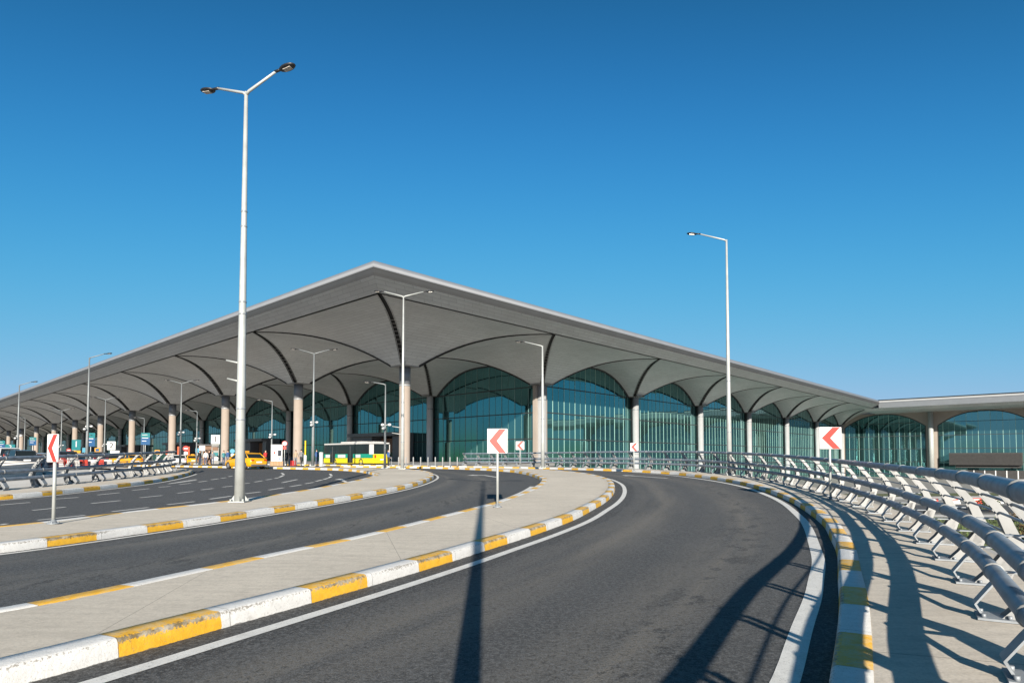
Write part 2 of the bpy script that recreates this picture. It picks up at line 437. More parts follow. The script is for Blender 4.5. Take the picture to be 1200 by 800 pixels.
outer = smooth([(-34,-24),(-24,-19),(-15,-14),(-9,-9.8),(-5,-6.2),(-2.3,-3.1),(-.8,-1.0),(.38,1.0),(1.45,3.1),(2.4,4.8),(2.88,5.6),(3.28,6.4),(3.66,7.0),(4.24,8.2),(4.7,9.1),(5.3,10.2),(6.0,11.6),(6.5,12.8),(7.6,15.2),(8.3,17.2),(8.9,19.0),(9.6,21.3),(10.1,23.3),(10.5,25.2),(10.9,27.3),(11.25,29.7),(11.4,32.7),(11.3,35.4),(11.0,38.1),(10.6,40.6),(10.1,42.0),(9.4,43.8),(8.7,45.5),(7.4,47.4),(5.8,50.4),(4.1,54),(1.8,57.6),(-1.7,61.6),(-5.4,65.2),(-9.5,68.6)], .4, .9)
isl1_out = smooth([(-40,-20),(-26,-13),(-18,-8.6),(-12,-4.6),(-9,-2.2),(-6.3,.8),(-4.6,3.2),(-3.6,4.8),(-3.3,5.5),(-2.9,6.3),(-2.35,7.4),(-1.9,8.3),(-1.4,9.4),(-.95,10.4),(-.5,11.5),(-.1,12.4),(.4,13.5),(.8,14.5),(1.3,15.7),(1.75,16.9),(2.1,18),(2.45,19.2),(3,20.9),(3.4,22.3),(3.9,24.3),(4.4,26.7),(4.85,29.4),(5.1,31.6),(5.2,34.8),(4.9,38.4),(4.1,42),(2.9,45.2),(1.4,48.1),(-1,51.6),(-4,55.6),(-8,60.2),(-12,64.6)], .4, .7)
isl1_in = smooth([(-44,-13),(-30,-7),(-20,-2.6),(-13,0.6),(-9,2.9),(-6.6,4.9),(-5.25,6.4),(-4.9,7.4),(-4.4,8.9),(-3.7,11),(-3.25,11.9),(-2.9,13.1),(-2.5,14.4),(-2.1,15.7),(-1.65,17.1),(-.95,19.3),(-.5,20.8),(.15,23.4),(.85,26.8),(1.3,29.8),(1.6,33.4),(1.4,36.9),(.95,40.4),(.1,44.3),(-1.5,47.9),(-4.2,53.4),(-5.9,56.3),(-8,59),(-10.5,61.7),(-14.1,64.9),(-19,69)], .4, .7)
isl2_out = smooth([(-52,-6),(-38,-.5),(-27,3),(-19,5.2),(-13.5,7.2),(-10.4,9.2),(-9.15,11.1),(-8.8,12.2),(-8.55,13.1),(-8.2,14.2),(-7.9,15.2),(-7.55,16.3),(-7.3,17.4),(-7,18.5),(-6.7,19.6),(-6.35,20.8),(-6,22.2),(-5.6,24.2),(-5.2,26),(-4.9,27.7),(-4.65,29.5),(-4.5,31.5),(-4.45,33.8),(-4.5,36.3),(-4.9,39.2),(-5.6,42.1),(-6.6,44.8),(-7.9,47),(-9.4,49.2),(-11.4,51.4),(-14.8,54.4),(-20,58.6),(-28,64.5),(-38,72),(-60,90),(-120,142)], .4, .7)
isl2_in = smooth([(-56,0),(-42,4.4),(-30,7.4),(-21,9.6),(-15.5,11.2),(-12.6,12.6),(-11.5,13.9),(-11.15,15.2),(-10.9,16.8),(-10.5,18.2),(-10.1,19),(-9.7,20.3),(-9.2,21.8),(-8.8,24),(-8.45,26.2),(-8.15,29.8),(-8,32.4),(-8,35),(-8.15,37.2),(-8.55,39),(-9.3,41),(-10.8,44.4),(-12.8,48),(-14.8,50.6),(-17.4,53.4),(-20,55.9),(-24.4,59.4),(-30.3,64.2),(-38,70.6),(-60,88.7),(-120,140.5)], .4, .7)
left_k = smooth([(-70,1),(-52,7),(-40,11),(-30,14.6),(-24,17.4),(-20.4,19.8),(-18.8,22.3),(-18.4,24.4),(-18.35,26.5),(-18.3,28.6),(-18.35,31.2),(-18.8,33.8),(-19.6,36.8),(-20.9,40.6),(-22.6,44.4),(-24.6,47.3),(-27.5,50),(-33,53.6),(-44,62),(-70,83),(-120,124)], .4, .7)
def soft(t): t = min(1, max(0, t)); return t*t*(3-2*t)
rail_r = [p-n*(1.23+.23*soft((p.y-4.2)/5)) for p, n in zip(outer, normals(outer))]

# ------------------------------------------------------------------ ground, deck, roads
def ribbon(name, A, B, dz, mat, n=160, k=6, uvscale=None):
    A = resample(A, n); B = resample(B, n); mb = MB(); L = lens(A)
    ids = []
    for a, b in zip(A, B): ids.append(mb.add([P3(a.lerp(b, j/k), dz) for j in range(k+1)]))
    for i in range(n):
        for j in range(k):
            mb.face((ids[i]+j, ids[i+1]+j, ids[i+1]+j+1, ids[i]+j+1), 0, ((L[i], j/k), (L[i+1], j/k), (L[i+1], (j+1)/k), (L[i], (j+1)/k)), True)
    return struct(mb.build(name, mat))
KH = .17
def kerb(c, side, dz0=0, phase_pt=None, name='kerb', white_first=False):
    """painted kerb stones along c; side=+1: island on the left of the path"""
    nn = normals(c); L = lens(c); ph = nearest(c, phase_pt) if phase_pt else 0
    if white_first: ph -= 2.25*.455
    prof = [(0, -.02, 0), (.01, .06, .18), (.018, KH-.035, .36), (.03, KH-.012, .42), (.06, KH, .48), (.17, KH+.002, .7), (.29, KH, .95), (.30, KH-.03, 1)]
    mb = MB(); ids = []
    for p, q in zip(c, nn): ids.append(mb.add([P3(p+q*side*a, z+dz0) for a, z, _ in prof]))
    for i in range(len(c)-1):
        for j in range(len(prof)-1):
            u0, u1 = L[i]-ph+900, L[i+1]-ph+900; v0, v1 = prof[j][2], prof[j+1][2]
            mb.face((ids[i]+j, ids[i+1]+j, ids[i+1]+j+1, ids[i]+j+1), 0, ((u0, v0), (u1, v0), (u1, v1), (u0, v1)), True)
    return struct(mb.build(name, 'kerb_paint'))
def strip_line(c, d, w, dz, mat='road_paint', name='road_marking', i0=0, i1=None):
    c = c[i0:i1]; A = offset(c, d-w/2); B = offset(c, d+w/2); mb = MB()
    for i in range(len(c)-1):
        mb.poly([P3(A[i], dz), P3(A[i+1], dz), P3(B[i+1], dz), P3(B[i], dz)])
    return struct(mb.build(name, mat))

# grid frame of the terminal
C0 = Vector((-18.19, 105.45)); TH = 0.824715
U = Vector((math.cos(TH), math.sin(TH))); V = Vector((-math.sin(TH), math.cos(TH)))
def G(a, b, z=0):
    p = C0+U*a+V*b; return Vector((p.x, p.y, z))

LOW = -6.5
mb = MB(); S = 4500
mb.poly([(-S, -S, LOW), (S, -S, LOW), (S, S, LOW), (-S, S, LOW)])
struct(mb.build('ground', 'concrete_dull'))

def right_edge(Y):
    if Y < -18: Y = -18
    best = None
    for a, b in zip(rail_e, rail_e[1:]):
        if (a.y-Y)*(b.y-Y) <= 0 and abs(a.y-b.y) > 1e-9: best = a.x+(b.x-a.x)*(Y-a.y)/(b.y-a.y)
    return best
rail_e = offset(outer, -2.25)
ymax = max(p.y for p in rail_e)
mb = MB(); rows = []; ys = []
y = -16.0
while y < 320: ys.append(y); y += 1.0 if y < 60 else (2 if y < 70 else 12)
for y in ys:
    if y <= ymax-.5: xr = right_edge(y)
    elif y < 131: xr = rail_e[-1].x+(y-ymax)*.28
    else: xr = rail_e[-1].x+(131-ymax)*.28-(y-131)*1.08
    xr = xr if xr is not None else -9
    xl = -420
    xs = [xl+(xr-xl)*k/6 for k in range(7)]
    rows.append((mb.add([(x, y, hgt(y)) for x in xs]), xr, y))
for (r0, _, _), (r1, _, _) in zip(rows, rows[1:]):
    for k in range(6): mb.face((r0+k, r0+k+1, r1+k+1, r1+k), 0, None, True)
struct(mb.build('road', 'asphalt'))
# viaduct edge beam and soffit under the deck
mb = MB()
ids = []
for _, xr, y in rows:
    z = hgt(y)
    ids.append(mb.add([(xr+.02, y, z+.10), (xr+.25, y, z+.10), (xr+.27, y, z-.55), (xr-.6, y, z-1.1), (xr-7, y, z-1.5)]))
for i0, i1 in zip(ids, ids[1:]):
    for k in range(4): mb.face((i0+k, i1+k, i1+k+1, i0+k+1))
struct(mb.build('bridge_edge_beam', 'pier_concrete'))
for (x, y) in ((4, 14), (6, 34), (-8, 52), (-30, -2)):
    mb = MB(); mb.lathe((x-4, y, 0), [(1.1, LOW), (1.0, LOW+.6), (.9, LOW+.8), (.9, -1.6), (1.6, -.9)], 20)
    o = mb.build('bridge_pier', 'pier_concrete'); struct(o)

ribbon('road_surface', isl1_out, outer, .004, 'asphalt_ring', 220, 8)
ribbon('road_surface', isl2_out[:int(len(isl2_out)*.62)], isl1_in, .004, 'asphalt_ring_inner', 200, 8)
def slab(name, A, B, da, db, mat='concrete'):
    return ribbon(name, offset(A, da), offset(B, db), KH-.006, mat, 220, 5)
slab('pavement', isl1_out, isl1_in, .17, -.17)
slab('pavement', isl2_out, isl2_in, .17, -.17)
ribbon('pavement', offset(outer, -.17), rail_e, KH-.006, 'concrete_walk', 220, 4)
kerb(outer, -1, phase_pt=(2.75, 5.75), white_first=True)
kerb(isl1_out, 1, phase_pt=(-3.3, 5.5))
kerb(isl1_in, -1, phase_pt=(-4.9, 7.6), white_first=True)
kerb(isl2_out, 1, phase_pt=(-8.9, 12.2))
kerb(isl2_in, -1, phase_pt=(-8.9, 12.2))
# left island with its railing, and the pale slip road beyond it
left_b = offset(left_k, 2.9)
ribbon('pavement', offset(left_k, .17), left_b, KH-.006, 'concrete_walk', 200, 4)
kerb(left_k, 1, phase_pt=(-18.4, 24.4))
ribbon('road_surface', offset(left_k, 2.95), offset(left_k, 8.5), .05, 'concrete_pale', 200, 4)
pw = resample(offset(left_k, 8.9), 120)[8:96]
mb = MB(); qn = normals(pw); ids = []
for p, q in zip(pw, qn): ids.append(mb.add([P3(p+q*a, z) for a, z in ((-.25, 0), (-.14, .3), (-.09, .8), (.09, .8), (.14, .3), (.25, 0))]))
for i0, i1 in zip(ids, ids[1:]):
    for k in range(5): mb.face((i0+k, i1+k, i1+k+1, i0+k+1))
tag(mb.build('parapet_wall', 'concrete_pale'), 'low pale concrete parapet wall behind the left railing', 'wall')
# terminal forecourt paving, a raised sheet along the far kerbs
def plaza():
    front = [(-9.9, 69.2)]+[tuple(p) for p in ()]
    a_line = smooth([(-8.5, 69.4), (-13, 73.2), (-19, 78), (-27, 84), (-40, 94.5), (-60, 112), (-120, 164), (-260, 286)], 1.0, 1.0)
    b_line = [p+Vector((.93, .36))*1 for p in a_line]
    far = smooth([(8, 131), (-2, 139), (-12, 149), (-30, 165), (-50, 184), (-110, 240), (-260, 380)], 1.0, 1.0)
    o = ribbon('forecourt_paving', offset(a_line, -.17), far, KH-.012, 'plaza_paving', 120, 10)
    kerb(a_line, -1, phase_pt=(-13, 73.2))
    return a_line
fore = plaza()
# strip between the third road's far kerb and the bus lane
strip_b = offset(isl2_in, -.3)

# edge lines
i_cut = len(outer)
def mk_line(pts, w, dz=.009):
    c = smooth(pts, .4, .6); return strip_line(c, 0, w, dz)
mk_line([(-6.2,-5.4),(-3.2,-2.4),(-1.2,.2),(.75,2.8),(2.05,4.7),(2.35,5.3),(3,6.5),(3.7,7.7),(4.25,8.8),(4.95,10.1),(5.4,11.1),(6.1,12.7),(6.8,14.3),(7.7,16.5),(8.55,19),(9.2,21),(9.8,23.2),(10.3,25.6),(10.75,28),(10.95,30.5),(10.95,33),(10.75,35.6),(10.4,38),(9.9,40.5),(9.2,42.5),(8.3,44.6)], .2)
strip_line(isl1_out, -.42, .17, .009)
mk_line([(p.x, p.y) for p in offset(isl2_out, -.22)][30:240], .13)
mk_line([(p.x, p.y) for p in offset(isl1_in, .30)][95:170], .22)
mk_line([(p.x, p.y) for p in offset(left_k, -.30)][80:190], .14)
mbm = MB()
def dash(x0, y0, x1, y1, w=.13, dz=.008):
    a = Vector(at(x0, y0)); b = Vector(at(x1, y1)); t = (b-a)
    n = Vector((-t.y, t.x)).normalized()*w/2
    k = max(1, int(t.length/2)); 
    for i in range(k):
        p, q = a.lerp(b, i/k), a.lerp(b, (i+1)/k)
        mbm.poly([P3(p-n, dz), P3(q-n, dz), P3(q+n, dz), P3(p+n, dz)])
for q in ((0,308,175,293),(320,273,460,263),(570,249,700,236),(775,222,875,212),(930,204,1000,198),(190,339,385,320),(535,299,705,282),(820,265,950,252),(1040,239,1135,228),(0,425,40,418),(220,397,500,368),(655,347,870,322),(980,306,1140,288),(985,184,1150,162),(1050,188,1120,180)):
    dash(q[0]/5, 530+q[1]/5, q[2]/5, 530+q[3]/5)
for q in ((215,263,300,253),(365,243,435,236),(195,208,255,200),(285,192,335,185),(355,182,390,177),(405,170,435,165),(510,220,555,215),(275,328,425,307),(525,290,630,277),(690,264,795,248),(840,240,920,227),(945,220,1005,210),(1020,203,1065,192),(1075,190,1105,181),(1110,179,1130,168),(1132,164,1120,150),(590,208,645,199),(670,193,710,187),(730,183,760,177),(765,174,795,160),(796,156,780,144),(785,212,890,190),(0,218,180,190)):
    dash(200+q[0]/6, 530+q[1]/6, 200+q[2]/6, 530+q[3]/6, .15)
def arrow(px, py, dirv, L=3.2, w=.16, turn=0):
    p = Vector(at(px, py)); d = Vector(dirv).normalized(); n = Vector((-d.y, d.x))
    def q(a, b): return P3(p+d*a+n*b, .010)
    mbm.poly([q(-L/2, -w/2), q(L/2-.9, -w/2), q(L/2-.9, w/2), q(-L/2, w/2)])
    if turn:
        mbm.poly([q(L/2-.9, -w/2), q(L/2-.5, -w/2), q(L/2-.2, turn*.7+w/2), q(L/2-.75, turn*.7+w/2)])
        mbm.poly([q(L/2-1.1, turn*.65), q(L/2+.15, turn*.65), q(L/2-.45, turn*1.35)])
    else:
        mbm.poly([q(L/2-.9, -.38), q(L/2, 0), q(L/2-.9, .38)])
arrow(573, 557.6, (-.35, 1), 3.4, .2, .8)
arrow(754, 558.3, (-.55, 1), 4.2, .2)
arrow(402, 563, (-.4, 1), 3.6, .2)
struct(mbm.build('road_marking', 'road_paint'))

# ------------------------------------------------------------------ guard railings
def railing(curve, side, s0, s1, label, spacing=2.0):
    """side=+1 outward is left of path. Heights above the pavement."""
    L = lens(curve); nn = normals(curve)
    root = empty('guard_railing', label, 'railing', P3(curve[len(curve)//2], KH))
    base = root.location.copy()
    def samp(s):
        k = max(0, min(len(L)-2, next((i for i in range(len(L)-1) if L[i+1] >= s), len(L)-2)))
        w = (s-L[k])/max(1e-9, L[k+1]-L[k]); p = curve[k].lerp(curve[k+1], w); q = nn[k].lerp(nn[k+1], w).normalized()*side
        t = (curve[k+1]-curve[k]).normalized(); return p, q, t
    n = int((s1-s0)/spacing); stations = [samp(s0+i*spacing) for i in range(n+1)]
    def w3(p, q, nrm, z): r = p+q*nrm; return Vector((r.x, r.y, hgt(p.y)+KH+z))-base
    def steel(nm, nrm, z, r, mat, collars=True, seg=14):
        mb = MB(); path = [w3(p, q, nrm, z) for p, q, t in stations]
        dense = []
        fine = [samp(s0+i*spacing/3) for i in range(3*n+1)]
        mb.tube([w3(p, q, nrm, z) for p, q, t in fine], r, seg)
        if collars:
            for c, (p, q, t) in zip(path, stations):
                t3 = Vector((t.x, t.y, 0)); mb.tube([c-t3*.022, c-t3*.018, c+t3*.018, c+t3*.022], [r*.9, r*1.16, r*1.16, r*.9], seg, 1)
        return mb.build(nm, [mat, 'post_steel'], root)
    steel('top_rail', -.03, 1.30, .076, 'rail_steel'); steel('middle_rail', .02, .75, .077, 'rail_steel'); steel('lower_rail', .0, .44, .077, 'rail_steel')
    prof = [(.30, .02), (.47, .50), (.33, .88), (.07, 1.23)]
    def on_post(z):
        for (a, za), (b, zb) in zip(prof, prof[1:]):
            if za <= z <= zb: return a+(b-a)*(z-za)/(zb-za)
        return .07
    for nm, z in (('wire_rail', .62), ('wire_rail', .88), ('wire_rail', 1.10)):
        steel(nm, on_post(z)-.02, z, .015, 'rail_steel', False, 6)
    for p, q, t in stations:
        t3 = Vector((t.x, t.y, 0)); mb = MB()
        W = .10
        def pt(a, z, s): return w3(p, q, a, z)+t3*s
        # web with two flanges (a channel), wider at the foot
        for (a, za), (b, zb) in zip(prof, prof[1:]):
            da, db = .085-.03*za, .085-.03*zb
            for s in (-W, W-.018):
                mb.prism([pt(a-da, za, s), pt(b-db, zb, s), pt(b+db, zb, s), pt(a+da, za, s)], t3*.018)
        for z in (.55, .95):        # spacer tubes between the two plates
            c = on_post(z); mb.tube([pt(c, z, -W), pt(c, z, W)], .03, 8)
        for s in (-W, W-.012):      # gusset plates at the foot, and the head cleat under the top rail
            mb.prism([pt(.04, .02, s), pt(.38, .02, s), pt(.47, .46, s), pt(.36, .44, s), pt(.16, .15, s)], t3*.012)
            mb.prism([pt(-.06, 1.25, s), pt(.10, 1.17, s), pt(.11, 1.25, s)], t3*.012)
        mb.build('post', 'post_steel', root)
        mb = MB()
        mb.prism([pt(-.15, .0, -.17), pt(.42, .0, -.17), pt(.42, .0, .17), pt(-.15, .0, .17)], (0, 0, .022))
        for s in (-.12, .12):
            for a in (-.1, .1): mb.lathe(pt(a, .02, s), [(.02, 0), (.02, .035)], 6)
        # bent strap from the foot up to the lower rail, then arms out to the post
        strap = [(-.11, .02), (-.17, .13), (-.05, .30), (.0, .365)]
        for (a, za), (b, zb) in zip(strap, strap[1:]):
            mb.prism([pt(a, za, -.1), pt(b, zb, -.1), pt(b, zb, .1), pt(a, za, .1)], Vector((q.x, q.y, 0))*.02)
        for (a, za), (b, zb) in (((.30-.03, .02), (.47-.03, .50)), ((.47-.03, .50), (on_post(.8)-.03, .80))):
            mb.prism([pt(a, za, -.05), pt(b, zb, -.05), pt(b, zb, .05), pt(a, za, .05)], Vector((q.x, q.y, 0))*.02)
        for z in (.44, .79):
            mb.prism([pt(0, z, -.05), pt(on_post(z), z, -.05), pt(on_post(z), z, .05), pt(0, z, .05)], (0, 0, .014))
            mb.prism([pt(on_post(z)-.02, z-.12, -.05), pt(on_post(z)-.02, z, -.05), pt(on_post(z)-.02, z, .05), pt(on_post(z)-.02, z-.12, .05)], Vector((q.x, q.y, 0))*.015)
        mb.build('foot_bracket', 'bracket_steel', root)
    return root
LR = lens(rail_r)
s_near = nearest(rail_r, (5.8, 7.9))
s_start = s_near-2.0*9
railing(rail_r, -1, s_start, LR[-1]-2.5, 'long curved steel railing with leaning posts along the walkway right of the near road')
rail_l = [p+n*(2.1-.95*soft((p.y-30)/14)) for p, n in zip(left_k, normals(left_k))]
railing(rail_l, 1, nearest(rail_l, (-40, 14)), nearest(rail_l, (-24.6, 45.6)), 'steel railing behind the far left kerb, ending at the rounded nose of its island')

# ------------------------------------------------------------------ lamp posts
def lamp(x, y, dz, H, arms, label, floods=0, straps=True, r0=.16, armlen=1.55, rise=.40, bands=(), stubs=(), group='street lamps around the roads'):
    pm = 'lamp_galv' if (floods or r0 < .145) else 'pole_paint'
    root = empty('street_lamp', label, 'street lamp', P3((x, y), dz), 0, group)
    mb = MB(); mb.tube([(0, 0, .02), (0, 0, H*.25), (0, 0, H*.6), (0, 0, H)], [r0, r0*.86, r0*.62, r0*.36], 12)
    mb.build('pole', pm, root)
    mb = MB(); mb.box((0, 0, .02), (.52, .52, .04))
    for sx in (-1, 1):
        for sy in (-1, 1): mb.lathe((sx*.2, sy*.2, .04), [(.03, 0), (.03, .07)], 6)
    for k in range(4):
        a = k*PI/2+.4; d = Vector((math.cos(a), math.sin(a), 0)); n = Vector((-d.y, d.x, 0))*.006
        mb.prism([d*(r0*.9)+Vector((0,0,.04)), d*(r0+.12)+Vector((0,0,.04)), d*(r0*.9)+Vector((0,0,.25))], n)
    mb.build('base_plate', 'pole_paint', root, .006)
    if bands:
        mb = MB()
        for z in bands:
            r = r0*(1-.64*z/H)+.012; mb.lathe((0, 0, z), [(r*.97, 0), (r, .005), (r, .045), (r*.97, .05)], 14)
        mb.build('strap_band', 'bracket_steel', root)
    for az in arms:
        d = Vector((math.cos(az), math.sin(az), 0)); e = d*armlen+Vector((0, 0, rise))
        mb = MB(); mb.tube([Vector((0, 0, H-.1)), d*.12+Vector((0, 0, H+.0)), Vector((0, 0, H))+e], [.055, .05, .04], 8)
        mb.build('arm', pm, root)
        mb = MB(); M = Matrix.Rotation(az, 3, 'Z') @ Matrix.Rotation(-.12, 3, 'Y'); c = Vector((0, 0, H))+e
        mb.tube([c-d*.05, c+d*.22+Vector((0,0,.02))], .045, 8)
        mb.ellipsoid(c+d*.46+Vector((0, 0, .03)), (.31, .17, .065), 0, 16, 8, M)
        hd = mb.build('lamp_head', 'lamp_black', root)
        mb = MB(); mb.box(c+d*.48+Vector((0, 0, -.03)), (.28, .16, .02), 0, M); mb.build('lens', 'lamp_lens', hd)
    for z, az, l in stubs:
        d = Vector((math.cos(az), math.sin(az), 0)); mb = MB(); mb.tube([Vector((0, 0, z)), Vector((0, 0, z+.12))+d*l], .03, 8); mb.build('side_arm', 'pole_paint', root)
    if floods:
        for k in range(3):
            a = k*2.1+.3; d = Vector((math.cos(a), math.sin(a), 0)); z = floods-(.3 if k == 2 else 0)
            mb = MB(); mb.tube([Vector((0, 0, z)), d*.3+Vector((0, 0, z+.1))], .025, 6)
            mb.ellipsoid(d*.34+Vector((0, 0, z+.05)), (.15, .15, .12), 0, 10, 6); mb.build('camera_dome', 'lamp_white', root)
    return root
def lamp_px(px, pbase, ptop, dz, arms, label, **kw):
    x, y = at(px, pbase, dz); zt = at_depth(px, ptop, y).z; return lamp(x, y, dz, zt-hgt(y)-dz, arms, label, **kw)
across = math.atan2(-.6, 1.5)
lamp_px(280.5, 588, 108, KH, (across, across+PI), 'tallest double headed white lamp post, standing on the middle island by the kerb', r0=.16, bands=(1.2*2.2, 3.0, 6.1, 6.5, 9.0, 9.5), stubs=((3.9, PI*.95, .5), (4.5, PI*.95, .55)), armlen=1.25)
lamp_px(855, 556.5, 281, KH, (PI*.97,), 'tall white lamp post with one arm to the left, beside the right railing', r0=.15, bands=(2.5, 5.5))
lamp_px(471.5, 549.3, 347, KH, (.12, PI-.1), 'white double headed lamp post on the rounded nose of the middle island', r0=.15, bands=(2.0, 5.0), stubs=((2.6, PI, .8), (3.1, PI, .8)))
lamp_px(366.5, 546.3, 414, KH, (.05, PI+.05), 'double headed grey lamp post with white camera domes, beside the bus', floods=4.3)
lamp_px(211, 543.9, 449, KH, (.05, PI+.05), 'double headed lamp post with camera domes, next to the small yellow taxi', floods=4.2, r0=.15)
lamp_px(122, 542.3, 468, KH, (.05, PI+.05), 'double headed lamp post in front of the canopy, near the white number 2 pylon', floods=3.2, r0=.15)
lamp_px(101.5, 546.0, 419, KH, (.0,), 'single arm lamp post with camera domes, rising past the roof edge at left', floods=4.0)
lamp_px(20, 544.2, 451, KH, (.0,), 'leftmost single arm lamp post, its head against the sky', floods=3.6)
lamp_px(71, 541.9, 481, KH, (.05, PI), 'slim distant lamp post with camera domes, behind the red chevron sign at left', floods=3.2, r0=.15)
lamp_px(28, 541.4, 490, KH, (PI,), 'slim distant lamp post under the canopy at far left', r0=.14)
lamp_px(636, 548.2, 405, KH, (PI*.92,), 'lamp post with one arm left, in front of the large silver column', r0=.17, bands=(4, 7.5))
for px, pb, pt, lab in ((451, 548.6, 450, 'shortest of the single arm lamps, in front of the bus end'), (318, 545.2, 470, 'small single arm lamp behind the white kiosk board'),
                        (230, 543.9, 482, 'small single arm lamp left of the number 1 pylon'), (168, 542.8, 490, 'small single arm lamp above the teal direction sign')):
    lamp_px(px, pb, pt, KH, (PI,), lab, r0=.11, armlen=1.0, rise=.15, floods=3.4 if px in (451, 318, 230) else 0, group='small single arm lamps by the forecourt')
lamp(-.13, -.45, KH, 11.9, (across, across+PI), 'double headed lamp post standing behind the viewpoint, casting its shadow on the road', r0=.12)

# ------------------------------------------------------------------ terminal building
ZC, ZU, ZL, ZR = 17.2, 23.0, 24.25, 26.2
def g(t): t = max(0, min(1, t)); return 1-(1-t)**2.5
T0 = 1.7/18
def zum(t): return ZC+(ZU-ZC)*g((t-T0)/(1-T0)) if t > T0 else ZC
term = empty('terminal_building', 'huge grey airport terminal with vaulted canopy roof, round columns and teal glass arches', 'terminal', G(0, 0, .75))
base = term.location.copy()
def rel(p): return Vector(p)-base
def umbrella(i, j):
    mb = MB(); md = MB(); A0, B0 = 36*i, 36*j; NT, NS = 14, 8; gap = .42
    ts = [T0*.6]+[T0+(1-T0)*((k/NT)**1.25) for k in range(NT+1)]
    for (dx, dy) in ((1, 0), (0, 1), (-1, 0), (0, -1)):
        ids = []
        for t in ts:
            half = max(.05, t*18-gap)
            row = []
            for s in range(NS+1):
                w = -half+2*half*s/NS; a = t*18*dx-w*dy; b = t*18*dy+w*dx
                row.append(rel(G(A0+a*.997, B0+b*.997, zum(t))))
            ids.append(mb.add(row))
        arc = 0; arcs = [0]
        for t0, t1 in zip(ts, ts[1:]): arc += math.hypot((t1-t0)*18, zum(t1)-zum(t0)); arcs.append(arc)
        for k in range(len(ts)-1):
            for s in range(NS):
                w0 = lambda t, s: (-max(.05, t*18-gap))*(1-2*s/NS)
                mb.face((ids[k]+s, ids[k]+s+1, ids[k+1]+s+1, ids[k+1]+s), 0,
                        ((w0(ts[k], s), arcs[k]), (w0(ts[k], s+1), arcs[k]), (w0(ts[k+1], s+1), arcs[k+1]), (w0(ts[k+1], s), arcs[k+1])), True)
    v = mb.build('canopy_vault', 'soffit', term, recalc=False)
    for sx, sy in ((1, 1), (1, -1), (-1, 1), (-1, -1)):
        ids = []; n2 = Vector((-sy, sx))/math.sqrt(2); wd = gap*1.0
        for t in ts[1:]:
            q = Vector((sx*t*18, sy*t*18)); z = zum(t)
            prof = [(-wd, -.02), (-wd, .45), (wd, .45), (wd, -.02)]
            ids.append(md.add([rel(G(A0+q.x+n2.x*a, B0+q.y+n2.y*a, z+dz)) for a, dz in prof]))
        for i0, i1 in zip(ids, ids[1:]):
            for k in range(3): md.face((i0+k, i1+k, i1+k+1, i0+k+1), 0)
        for k in range(2, 11):          # lattice rungs seen in the lower part of the slot
            t = T0+.045*k
            if t > .62: break
            q = Vector((sx*t*18, sy*t*18)); c = rel(G(A0+q.x, B0+q.y, zum(t)+.22))
            ang = TH+math.atan2(n2.y, n2.x); md.box(c, (.86, .30, .05), 1, Matrix.Rotation(ang, 3, 'Z'))
    md.build('roof_slot', ['dark_slot', 'truss_steel'], v, recalc=False)
JL = 19
cells = [(0, j) for j in range(JL+1)]+[(1, j) for j in range(JL+1)]+[(i, 0) for i in range(2, 8)]
for c in cells: umbrella(*c)
def column(a, b, r, mat, z0, z1, ring=None, collar=True):
    mb = MB(); c = rel(G(a, b, 0)); mb.lathe((c.x, c.y, -base.z), [(r+.06, z0), (r+.06, z0+.35), (r, z0+.4), (r, z1)], 28)
    o = mb.build('column', mat, term)
    mb = MB(); mb.lathe((c.x, c.y, -base.z), [(r, 13.9), (r+.05, 13.95), (r+.05, 14.15), (r, 14.2)], 24); mb.build('column_ring', 'bracket_steel', o)
    if mat == 'column_concrete':
        mb = MB(); mb.lathe((c.x, c.y, -base.z), [(r+.03, 14.25), (r+.03, ZC)], 28); mb.build('column_cap', 'cap_metal', o)
    mb = MB(); mb.box((c.x, c.y, ZC-base.z+.02), (3.6, 3.6, .10), 0, Matrix.Rotation(TH, 3, 'Z')); mb.build('column_head', 'truss_steel', o)
for j in range(JL+1): column(0, 36*j, .92, 'column_concrete', .5, ZC)
for j in range(1, JL+1): column(35.4, 36*j, .8, 'column_silver', .5, ZC)
column(35.7, -.3, 1.0, 'column_metal', LOW, ZC)
for i in range(2, 8): column(36*i, -.9, .8, 'column_metal', LOW, ZC)
mb = MB()
for q, w in ((-2.0, .9), (2.0, .9)):
    for d in (0,):
        c = rel(G(36+q*.72, .4, 0)); mb.box((c.x, c.y, (LOW+ZC)/2-base.z), (w, .8, ZC-LOW-.2), 0, Matrix.Rotation(TH, 3, 'Z'))
mb.build('corner_pier', 'spandrel', term)

